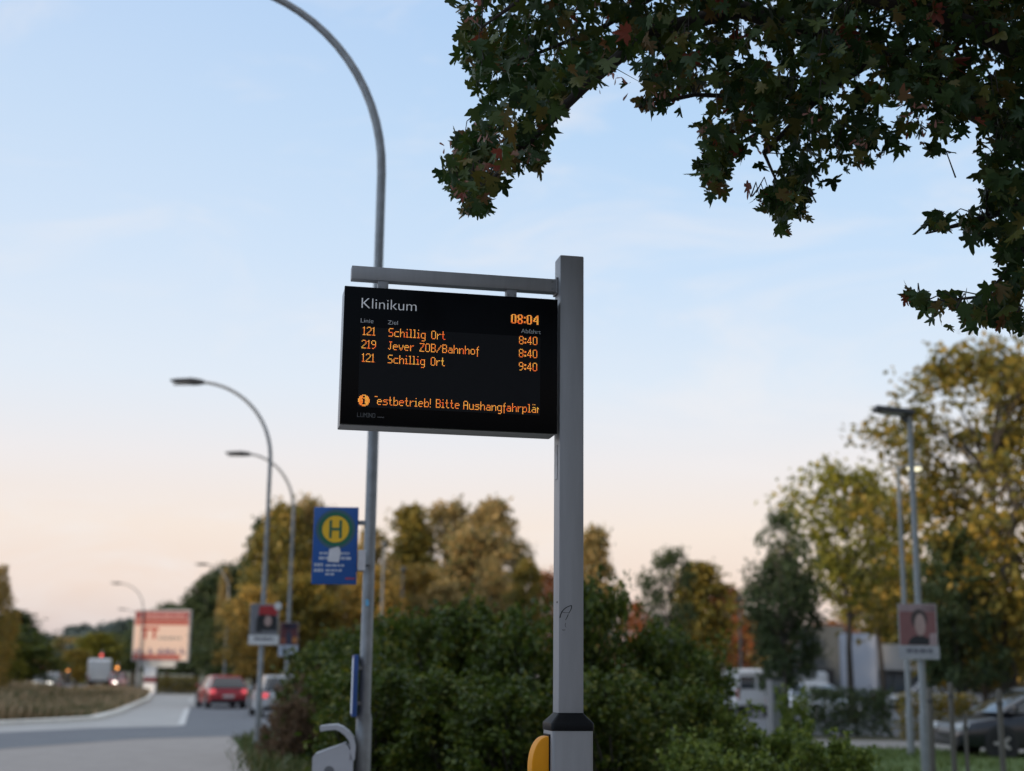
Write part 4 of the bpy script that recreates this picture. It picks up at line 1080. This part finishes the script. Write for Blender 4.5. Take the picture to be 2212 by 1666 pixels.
# golden row behind the stop sign
AV = 'autumn trees behind the bus stop'
for i, (kind, var, px, py, Y, w, mt, lab) in enumerate((
    ('round', 0, 612, 1092, 76, 4.4, 'olive', 'golden tree left of the blue stop sign'),
    ('round', 2, 668, 1086, 78, 4.4, 'brown_gold', 'golden treetop just behind the blue stop sign'),
    ('round', 1, 570, 1130, 82, 3.0, 'dark', 'dark green tree edge left of the golden tree'),
    ('round', 0, 560, 1270, 70, 3.6, 'gold', 'low golden tree behind the two poster lamps'),
    ('round', 1, 650, 1250, 72, 5.0, 'olive', 'olive gold tree filling below the blue stop sign'),
    ('round', 2, 738, 1180, 80, 4.2, 'gold', 'golden tree directly behind the near lamp pole'),
    ('round', 1, 805, 1150, 86, 3.6, 'brown_gold', 'brown gold treetop right of the near lamp pole'),
    ('round', 0, 800, 1225, 74, 4.2, 'gold', 'bright orange gold tree around the first thin lamp post'),
    ('tall', 0, 893, 1096, 112, 4.0, 'olive', 'slim dark topped tree left of the large golden crown'),
    ('round', 2, 880, 1180, 112, 5.0, 'dark', 'dark green tree at the foot of the slim topped tree'),
    ('round', 0, 975, 1088, 116, 7.2, 'brown_gold', 'large golden brown crown, left of its twin'),
    ('round', 1, 1062, 1090, 114, 7.0, 'brown_gold', 'large golden brown crown left of the sign post'),
    ('round', 2, 1018, 1150, 108, 8.5, 'brown_gold', 'broad golden tree filling between the two large crowns'),
    ('round', 1, 900, 1228, 90, 5.2, 'gold', 'orange gold tree beside the second thin lamp post'),
    ('round', 0, 965, 1260, 88, 4.4, 'brown_gold', 'low brown gold tree under the large crown'),
    ('round', 2, 1060, 1215, 92, 3.2, 'brown_gold', 'salmon brown tree at the right foot of the large crown'),
    ('round', 1, 1138, 1218, 96, 3.4, 'olive', 'small olive brown tree left of the sign post'),
    ('round', 0, 1180, 1238, 100, 3.2, 'rust', 'reddish tree just left of the sign post'))):
    tree(kind, var, px, py, Y, w, mt, lab, AV, i * 1.7)
# right of the sign post
RT = 'trees beyond the car park'
for i, (kind, var, px, py, Y, w, mt, lab) in enumerate((
    ('tall', 1, 1285, 1150, 66, 2.0, 'brown_gold', 'thin pale brown tree just right of the sign post'),
    ('round', 0, 1375, 1302, 80, 2.6, 'rust', 'low orange tree in the gap between green shrubs'),
    ('open', 0, 1447, 1192, 52, 2.5, 'dark', 'ragged dark green tree in the middle of the right gap'),
    ('tall', 0, 1512, 1218, 62, 2.6, 'olive', 'brownish tree right of the ragged dark green one'),
    ('round', 1, 1566, 1272, 70, 3.0, 'rust', 'rust orange tree left of the thin lamp post'),
    ('round', 0, 1625, 1330, 84, 4.4, 'gold', 'golden tree behind the thin lamp post'),
    ('round', 2, 1520, 1330, 74, 5.0, 'dark', 'dark tree below the brownish one'),
    ('open', 1, 1683, 1116, 46, 2.5, 'dark', 'dark green tree standing right of the thin lamp post'),
    ('round', 0, 1690, 1200, 47, 2.6, 'dark', 'denser dark tree in the lower half of the dark green one'),
    ('open', 0, 1822, 1010, 52, 5.6, 'lime', 'airy yellow green tree with slender trunk'),
    ('open', 1, 1885, 1060, 58, 5.0, 'lime', 'second airy yellow green tree behind the two lamp posts'),
    ('round', 1, 1800, 1350, 90, 5.0, 'rust', 'low orange tree above the grey building'),
    ('round', 2, 1905, 1230, 99, 7.2, 'olive', 'yellow olive tree behind the lamp posts'),
    ('broad', 0, 2128, 768, 47, 10.6, 'olive', 'large olive gold tree on the right'),
    ('broad', 1, 2235, 850, 50, 9.0, 'olive', 'olive gold tree cut by the right edge'),
    ('round', 1, 2052, 1150, 45, 2.9, 'dark', 'dark green tree behind the pink poster'),
    ('round', 0, 2110, 1270, 60, 5.0, 'olive', 'lower olive tree under the large right one'),
    ('round', 2, 2010, 1280, 102, 6.8, 'gold', 'golden tree low behind the pink poster'),
    ('round', 1, 2185, 1290, 78, 6.4, 'gold', 'golden tree low at the right edge'))):
    tree(kind, var, px, py, Y, w, mt, lab, RT, i * 2.1)

# ------------------------------------------------------------------ shrubs and hedges
def bush_meshes(seed, ncl=150, nl=44, size=.040, shoots=60):
    rng = np.random.default_rng(seed)
    C, tips = [], []
    mounds = [(rng.uniform(-.28, .28), rng.uniform(-.28, .28), rng.uniform(.55, 1.0), rng.uniform(.22, .36)) for _ in range(6)]
    mounds[0] = (rng.uniform(-.1, .1), rng.uniform(-.1, .1), .93, .34)
    for i in range(ncl):
        mx_, my_, mh, mr = mounds[i % 6]
        a = rng.uniform(0, 2 * np.pi); t = rng.uniform(0, 1); u = rng.uniform(0, 1) ** .4
        env = mr * (1 - .75 * t ** 2.2) * (.8 + .3 * rng.uniform())
        p = np.array([mx_ + env * u * np.cos(a), my_ + env * u * np.sin(a), .03 + (mh - .05) * t])
        r_ = rng.uniform(.04, .085)
        C.append(p + rng.normal(size=(int(nl), 3)) * r_ * .6); tips.append(p)
    for i in range(shoots):      # loose shoots standing out of the top and sides
        mx_, my_, mh, mr = mounds[i % 6]
        a = rng.uniform(0, 2 * np.pi); u = mr * .8 * rng.uniform(0, 1) ** .5
        b = np.array([mx_ + u * np.cos(a), my_ + u * np.sin(a), mh * rng.uniform(.70, .92)]); h_ = rng.uniform(.07, .22)
        k = int(10 + 50 * h_); s = rng.uniform(0, 1, k)[:, None]
        C.append(b + np.concatenate([rng.normal(size=(k, 2)) * .026, np.zeros((k, 1))], 1) + s * np.array([np.cos(a) * .10 * rng.uniform(), np.sin(a) * .10 * rng.uniform(), h_]))
    C = np.concatenate(C); C = C[C[:, 2] > .01]
    fm = quad_mesh('foliage', leaf_cloud(rng, C, size, .68, .2), None)
    mb = MB()
    for i in rng.permutation(len(tips))[:36]:
        p = Vector(tips[i]); mb.tube([(p.x * .15, p.y * .15, -.01), (p.x * .45, p.y * .45, p.z * .5), p], [.011, .008, .003], 5, cap=False)
    sm = bpy.data.meshes.new('stems'); sm.from_pydata(mb.v, [], mb.f); sm.materials.append(M_bark); sm.update()
    return sm, fm
BP = [bush_meshes(s) for s in (61, 62, 63)]
BPL = [bush_meshes(s, 66, 34, .056, 46) for s in (71, 72)]
def shrub(px, py, Y, width, mt, label, group, var=0, protos=BP, depth=None, rz=0.0):
    sm, fm = protos[var % len(protos)]
    q = P(px, py, Y)
    t = thing('shrub', label, 'shrub', (q.x, Y, 0), rz, group)
    t.scale = (width, depth or width * .9, q.z / 1.02)
    link('stems', sm, t); f = link('foliage', fm, t)
    if not fm.materials: fm.materials.append(LM[mt])
    f.material_slots[0].link = 'OBJECT'; f.material_slots[0].material = LM[mt]
    return t
SG = 'green shrubs along the pavement'
for i, (px, py, Y, w, mt, lab) in enumerate((
    (708, 1375, 27, 2.3, 'green', 'green shrub behind the litter bin, left end of the green row'),
    (760, 1335, 25, 2.7, 'green', 'green shrub behind the timetable case'),
    (850, 1318, 23, 2.7, 'green', 'green shrub just right of the near lamp pole'),
    (950, 1312, 21, 2.5, 'green', 'green shrub midway between lamp pole and sign post'),
    (1060, 1275, 20, 2.6, 'green', 'tall green shrub left of the sign post'),
    (1165, 1290, 18.5, 2.2, 'green', 'green shrub touching the left side of the sign post'),
    (1292, 1240, 19, 1.7, 'green', 'tallest green shrub directly right of the sign post'),
    (1385, 1330, 19.5, 2.2, 'green', 'green shrub with yellow shoots right of the tall one'),
    (1460, 1330, 21, 2.1, 'green', 'green shrub at the right shoulder of the row'),
    (820, 1440, 17.5, 2.2, 'green', 'lower front shrub right of the lamp pole foot'),
    (985, 1430, 16.8, 2.3, 'green', 'lower front shrub in the middle of the row'),
    (1125, 1440, 15.8, 2.0, 'green', 'lower front shrub left of the grey housing'),
    (1335, 1440, 15.6, 1.9, 'green', 'lower front shrub right of the grey housing'),
    (1490, 1465, 16.8, 1.7, 'green', 'lower front shrub at the right end of the row'))):
    shrub(px, py, Y, w, mt, lab, SG, i, BP, None, i * 1.1)
BG = 'brown shrubs by the pavement edge'
for i, (px, py, Y, w, lab) in enumerate(((632, 1462, 27.5, 1.0, 'brown withered shrub in front of the silver white car'), (668, 1440, 26.5, 1.1, 'brown withered shrub beside the green row'), (592, 1540, 26.5, .7, 'small brown shrub at the pavement corner'), (640, 1510, 25, .9, 'low brown shrub in front of the green row'))):
    shrub(px, py, Y, w, 'brownshrub', lab, BG, i, BP, None, i)
LG = 'low bright shrubs on the right'
for i, (px, py, Y, w, lab) in enumerate(((1560, 1520, 17, 1.2, 'low bright shrub next to the tall green row'), (1650, 1556, 16.2, 1.2, 'low bright shrub below the grey pillar'), (1755, 1582, 15.8, 1.1, 'low bright shrub in front of the clipped hedge'),
                                         (1850, 1602, 15.8, .9, 'low bright shrub at the edge of the lawn'), (1500, 1580, 14.5, 1.1, 'nearest low bright shrub right of the grey housing'), (1620, 1610, 13.9, 1.0, 'lowest bright shrub at the bottom edge'), (1720, 1485, 24.5, .8, 'thin green sapling shrub right of the grey pillar'))):
    shrub(px, py, Y, w, 'bright', lab, LG, i, BPL, None, i * .7)
def hedge(px0, px1, py, Y, depth, mt, label, seed, zb=0.0):
    a, b = P(px0, py, Y), P(px1, py, Y)
    w, h = b.x - a.x, (a.z + b.z) / 2
    rng = np.random.default_rng(seed)
    n_ = int(w * h * 900 + w * depth * 500)
    q = np.stack([rng.uniform(-.5, .5, n_) * w, rng.uniform(0, 1, n_) ** 1.6 * depth, rng.uniform(0.02, 1, n_) ** .9 * h], 1)
    q += rng.normal(size=q.shape) * .035
    t = thing('hedge', label, 'hedge', ((a.x + b.x) / 2, Y, 0), 0)
    link('foliage', quad_mesh('foliage', leaf_cloud(rng, q, .09), LM[mt]), t)
    mb = MB()
    for k in range(int(w / .45)):
        x = -w / 2 + .2 + k * .45; mb.tube([(x, depth * .5, 0), (x + rng.normal() * .05, depth * .5, h * .8)], [.03, .012], 6)
    mb.build('stems', M_bark, t)
hedge(1740, 1932, 1488, 40.5, .9, 'dark', 'clipped dark green hedge behind the right low shrubs', 81)
hedge(1946, 2110, 1500, 39.0, .8, 'olive', 'yellowish hedge behind the right lamp posts', 82)
hedge(336, 425, 1462, 104, 1.6, 'olive', 'low olive scrub hedge between billboard post and red car', 83)

# ------------------------------------------------------------------ overhanging maple
rng = np.random.default_rng(17)
maple = thing('maple_tree', 'dark leafed maple with red tinged twigs overhanging from the upper right', 'tree', (5.6, 7.6, 0))
MO = Vector(maple.location)
OUT = [(1010, -330), (985, -150), (992, -60), (990, 110), (1010, 175), (1035, 230), (1005, 275), (985, 330), (950, 370), (975, 410), (995, 455), (1030, 468), (1085, 400), (1165, 350), (1185, 300),
       (1225, 235), (1250, 180), (1340, 205), (1470, 190), (1500, 215), (1520, 260), (1500, 290), (1515, 330), (1500, 375), (1550, 420), (1590, 345), (1650, 330), (1670, 400),
       (1640, 430), (1695, 500), (1725, 470), (1730, 410), (1780, 395), (1860, 375), (1930, 330), (1985, 348), (2050, 355), (2100, 330), (2130, 380), (2140, 430), (2100, 445), (2000, 470),
       (1975, 510), (2040, 520), (2075, 545), (2120, 520), (2160, 570), (2180, 610), (2060, 620), (1965, 645), (1985, 680), (2020, 705), (2080, 725), (2150, 715), (2230, 740), (2330, 760), (2640, 700), (2700, 200), (2640, -330)]
def inside(x, y):
    c = False; j = len(OUT) - 1
    for i in range(len(OUT)):
        (xi, yi), (xj, yj) = OUT[i], OUT[j]
        if (yi > y) != (yj > y) and x < (xj - xi) * (y - yi) / (yj - yi) + xi: c = not c
        j = i
    return c
def edge_dist(x, y):
    best = 1e9
    for i in range(len(OUT)):
        a, b = Vector(OUT[i]), Vector(OUT[(i + 1) % len(OUT)])
        p = Vector((x, y)); d = b - a; t = max(0, min(1, (p - a).dot(d) / d.length_squared))
        best = min(best, (a + d * t - p).length)
    return best
SPRAYS = []
while len(SPRAYS) < 1420:
    x, y = rng.uniform(940, 2700), rng.uniform(-330, 760)
    if not inside(x, y): continue
    ed = edge_dist(x, y)
    if ed < 9: continue
    if math.sin(x * .021 + 1.3) * math.sin(y * .033 + x * .006 + .4) + .5 * math.sin(x * .047 - y * .05) < -.30 + rng.uniform(-.3, .3): continue   # thin places
    if 1960 < x < 2150 and y > 440 and rng.uniform() < .42: continue       # the right-hand boughs are looser
    SPRAYS.append((x, y, rng.uniform(6.1, 8.0), ed))
for x0, y0, x1, y1, k in ((1560, 330, 1545, 415, 12), (1700, 400, 1698, 490, 12), (1640, 430, 1735, 440, 10), (1985, 480, 2200, 500, 16), (1975, 655, 2200, 690, 20), (2130, 400, 2210, 640, 20), (1000, 300, 1020, 455, 14), (960, 370, 1060, 400, 8), (1380, 222, 1450, 215, 5), (1150, 330, 1175, 345, 5)):
    for i in range(k):
        t = rng.uniform(); SPRAYS.append((x0 + (x1 - x0) * t + rng.normal() * 9, y0 + (y1 - y0) * t + rng.normal() * 9, rng.uniform(6.5, 7.4), 20.0))
LEAF = [(0, -0.04), (0.13, -0.13), (0.3, -0.13), (0.36, -0.03), (0.56, 0.05), (0.59, 0.13), (0.43, 0.24), (0.27, 0.23), (0.33, 0.35), (0.46, 0.49), (0.41, 0.58), (0.25, 0.5), (0.14, 0.42), (0.17, 0.58), (0.1, 0.76), (0, 0.86), (-0.1, 0.76), (-0.17, 0.58), (-0.14, 0.42), (-0.25, 0.5), (-0.41, 0.58), (-0.46, 0.49), (-0.33, 0.35), (-0.27, 0.23), (-0.43, 0.24), (-0.59, 0.13), (-0.56, 0.05), (-0.36, -0.03), (-0.3, -0.13), (-0.13, -0.13)]
LEAF = np.array(LEAF)
def maple_leaves(rng, centers, size, droop=1.25):
    n = len(centers); k = len(LEAF)
    d = rng.normal(size=(n, 3)); d[:, 2] -= droop; d /= np.linalg.norm(d, axis=1)[:, None]
    a = rng.normal(size=(n, 3)); w = np.cross(d, a); w /= np.linalg.norm(w, axis=1)[:, None]
    nn = np.cross(d, w)
    s = (size * rng.uniform(.5, 1.2, n))[:, None]
    fold, curl = rng.uniform(-.1, .55, (n, 1)), rng.uniform(-.1, .6, (n, 1))
    V = np.empty((n, k + 1, 3))
    for j, (lx, ly) in enumerate(LEAF):
        jit = 1 + .12 * rng.normal(size=(n, 1))
        V[:, j] = centers + s * (w * lx * jit + d * (ly - .25) * jit + nn * (abs(lx) * fold - max(0, ly) ** 2 * curl))
    V[:, k] = centers + s * (d * (.08 - .25) - nn * .02)
    tris = [(j, (j + 1) % k, k) for j in range(k)]
    F = np.concatenate([np.array(tris) + i * (k + 1) for i in range(n)])
    return V.reshape(-1, 3), F
cent = []
for x, y, Y, ed in SPRAYS:
    rpx = min(ed, 62)
    m_ = 7 if ed < 40 else 8
    if ed < 22: m_ = 5
    if x > 1960 and y > 440: m_ = 4
    g = rng.normal(size=(m_, 3)) * .55
    for k in range(m_):
        ou = 1.5 if rng.uniform() < .12 else .8
        px_, py_ = x + np.clip(g[k, 0], -1, 1) * rpx * ou, y + np.clip(g[k, 1], -1, 1) * rpx * ou
        cent.append(np.array(P(px_, py_, Y + g[k, 2] * .22)))
vis = len(cent)
# the rest of the crown: above, behind and to the right of the picture
def in_frame(p):
    dv = Vector(p) - Vector((0, 0, EYE))
    zf_ = dv.y * _cp + dv.z * _sp
    if zf_ < .3: return False
    uu, vv = dv.x / zf_ * FPX + IMW / 2, IMH / 2 - (dv.z * _cp - dv.y * _sp) / zf_ * FPX
    return -500 < uu < 2330 and vv > -330
BOUGHS = []
while len(BOUGHS) < 120:
    d = rng.normal(size=3); d /= np.linalg.norm(d)
    e = np.array([5.2, 5.6, 6.6]) + d * np.array([4.6, 6.2, 2.9]) * rng.uniform(.55, 1.0)
    if e[2] < 4.3 or in_frame(e): continue
    b0 = np.array(MO) + np.array([-.05, -.1, rng.uniform(3.2, 6.8)])
    path = [b0 + (e - b0) * t + np.array([0, 0, .5 * math.sin(math.pi * t)]) for t in np.linspace(0, 1, 6)]
    BOUGHS.append(path)
    for p in path[2:]:
        for _ in range(2):
            c_ = p + rng.normal(size=3) * .30
            if not in_frame(c_): cent += [q_ for q_ in c_ + rng.normal(size=(26, 3)) * .24 if not in_frame(q_)]
cent = np.array(cent) - np.array(MO)
V, F = maple_leaves(rng, cent, .092)
lm = bpy.data.meshes.new('crown')
lm.vertices.add(len(V)); lm.vertices.foreach_set('co', V.astype(np.float32).ravel())
lm.loops.add(3 * len(F)); lm.loops.foreach_set('vertex_index', F.astype(np.int32).ravel())
lm.polygons.add(len(F)); lm.polygons.foreach_set('loop_start', np.arange(0, 3 * len(F), 3, dtype=np.int32)); lm.polygons.foreach_set('loop_total', np.full(len(F), 3, dtype=np.int32))
lm.update(); lm.validate()
lm.materials.append(leafmat('maple_leaves', [(0, (.014, .034, .008)), (.40, (.026, .056, .012)), (.74, (.056, .078, .013)), (.90, (.095, .080, .014)), (.985, (.11, .055, .018)), (1.0, (.17, .035, .018))], .30, .28, .9))
link('crown', lm, maple)
# trunk, limbs and twigs
M_twig = mat('twig_bark', (.030, .024, .020), .85)
MB().tube([(0, 0, -.1), (.03, .0, .8), (0, .05, 2.2), (-.1, -.05, 4.0), (-.05, -.2, 5.6), (.1, -.3, 7.6)], [.24, .17, .15, .13, .10, .05], 14).build('trunk', mat('maple_bark', (.07, .058, .048), .9, c2=(.045, .038, .032), scale=4, bump=.6, stretch=(3, 3, .6)), maple, 60)
limbs = []
lb = MB()
def limb(path, r0, r1):
    pts = [Vector(p) - MO for p in path]
    lb.tube(pts, [r0 + (r1 - r0) * i / (len(pts) - 1) for i in range(len(pts))], 8); limbs.extend(pts)
limb([MO + Vector((-.08, 0, 3.6)), P(2150, 260, 7.3), P(1900, 120, 7.1), P(1600, 20, 7.0), P(1400, 70, 6.9), P(1260, 190, 6.8), P(1130, 320, 6.7), P(1040, 410, 6.7)], .085, .006)
limb([P(1900, 120, 7.1), P(1780, 200, 7.3), P(1650, 330, 7.3), P(1690, 420, 7.3)], .03, .005)
limb([P(1780, 200, 7.3), P(1640, 210, 7.3), P(1500, 205, 7.2), P(1380, 232, 7.15)], .02, .009)
limb([P(1650, 280, 7.3), P(1580, 320, 7.2), P(1545, 390, 7.2)], .012, .004)
limb([MO + Vector((-.08, 0, 3.2)), P(2250, 420, 7.0), P(2130, 470, 6.9), P(2000, 505, 6.8)], .05, .004)
limb([P(2250, 420, 7.0), P(2200, 560, 6.9), P(2130, 640, 6.8), P(1990, 655, 6.8)], .02, .004)
limb([MO + Vector((-.08, -.1, 3.9)), P(2100, 60, 6.6), P(1850, -20, 6.3), P(1500, -120, 6.2), P(1180, -40, 6.3), P(1040, 60, 6.4)], .07, .006)
limb([P(1600, 20, 7.0), P(1450, -30, 7.2), P(1300, 60, 7.3), P(1150, 120, 7.2), P(1050, 150, 7.1)], .025, .004)
limb([MO + Vector((0, -.1, 4.2)), MO + Vector((-1.5, -2.5, 5.2)), MO + Vector((-3.2, -5, 5.6))], .07, .02)
limb([MO + Vector((0, -.1, 4.4)), MO + Vector((1.6, .5, 5.6)), MO + Vector((3.6, .3, 6.0))], .07, .02)
for path in BOUGHS:
    if not any(in_frame(p) for p in path): lb.tube([Vector(p) - MO for p in path], [.05, .040, .030, .020, .012, .006], 6)
lb.build('limbs', M_twig, maple, 60)
LMB = np.array([tuple(p) for p in limbs])
# subdivide limb points for nearest lookups
tw = MB()
seg = []
for x, y, Y, ed in SPRAYS[::2]:
    c = np.array(P(x, y, Y)) - np.array(MO)
    dd_ = np.linalg.norm(LMB - c, axis=1); j = int(dd_.argmin())
    b = Vector(LMB[j]); e = Vector(c)
    if (e - b).length > .42: b = e + (b - e).normalized() * .16
    md = b.lerp(e, .5) + Vector((0, 0, .05 + .05 * rng.uniform()))
    tw.tube([b, md, b.lerp(e, .85)], [.0045, .003, .0012], 5, cap=False)
tw.build('twigs', M_twig, maple)['kind'] = 'stuff'
# winged seeds in hanging bunches
sd_ = MB()
bunch = [(1030, 35), (1270, 165), (1330, 170), (1110, 265), (1045, 290), (975, 320), (985, 400), (1525, 285), (1420, 205), (1620, 235), (1810, 70), (1835, 105), (1880, 110), (1790, 125), (1640, 300), (1760, 240), (1975, 230), (1860, 300), (2010, 270), (1935, 205), (1150, 330), (1250, 5)]
for x, y in bunch:
    Y = rng.uniform(6.0, 6.5)
    c = P(x, y, Y) - MO
    for k in range(9):
        o = c + Vector(rng.normal(size=3) * .026); d = Vector(rng.normal(size=3)); d.z -= .6; d.normalize()
        n_ = d.orthogonal().normalized(); n_.rotate(Matrix.Rotation(rng.uniform(0, 6.28), 3, d)); L_ = rng.uniform(.030, .045); w_ = L_ * .16
        sd_.add([o, o + d * L_ * .35 + n_ * w_ * .7, o + d * L_ * .75 + n_ * w_ * 1.5, o + d * L_ + n_ * w_ * .8, o + d * L_ * .95 - n_ * w_ * .4, o + d * L_ * .4 - n_ * w_ * .6], [(0, 1, 2, 3, 4, 5)])
so = sd_.build('winged_seeds', leafmat('maple_seeds', [(0, (.16, .085, .06)), (.5, (.26, .11, .085)), (1, (.36, .20, .16))], .3, .2, 3), maple, recalc=False)
so['kind'] = 'stuff'
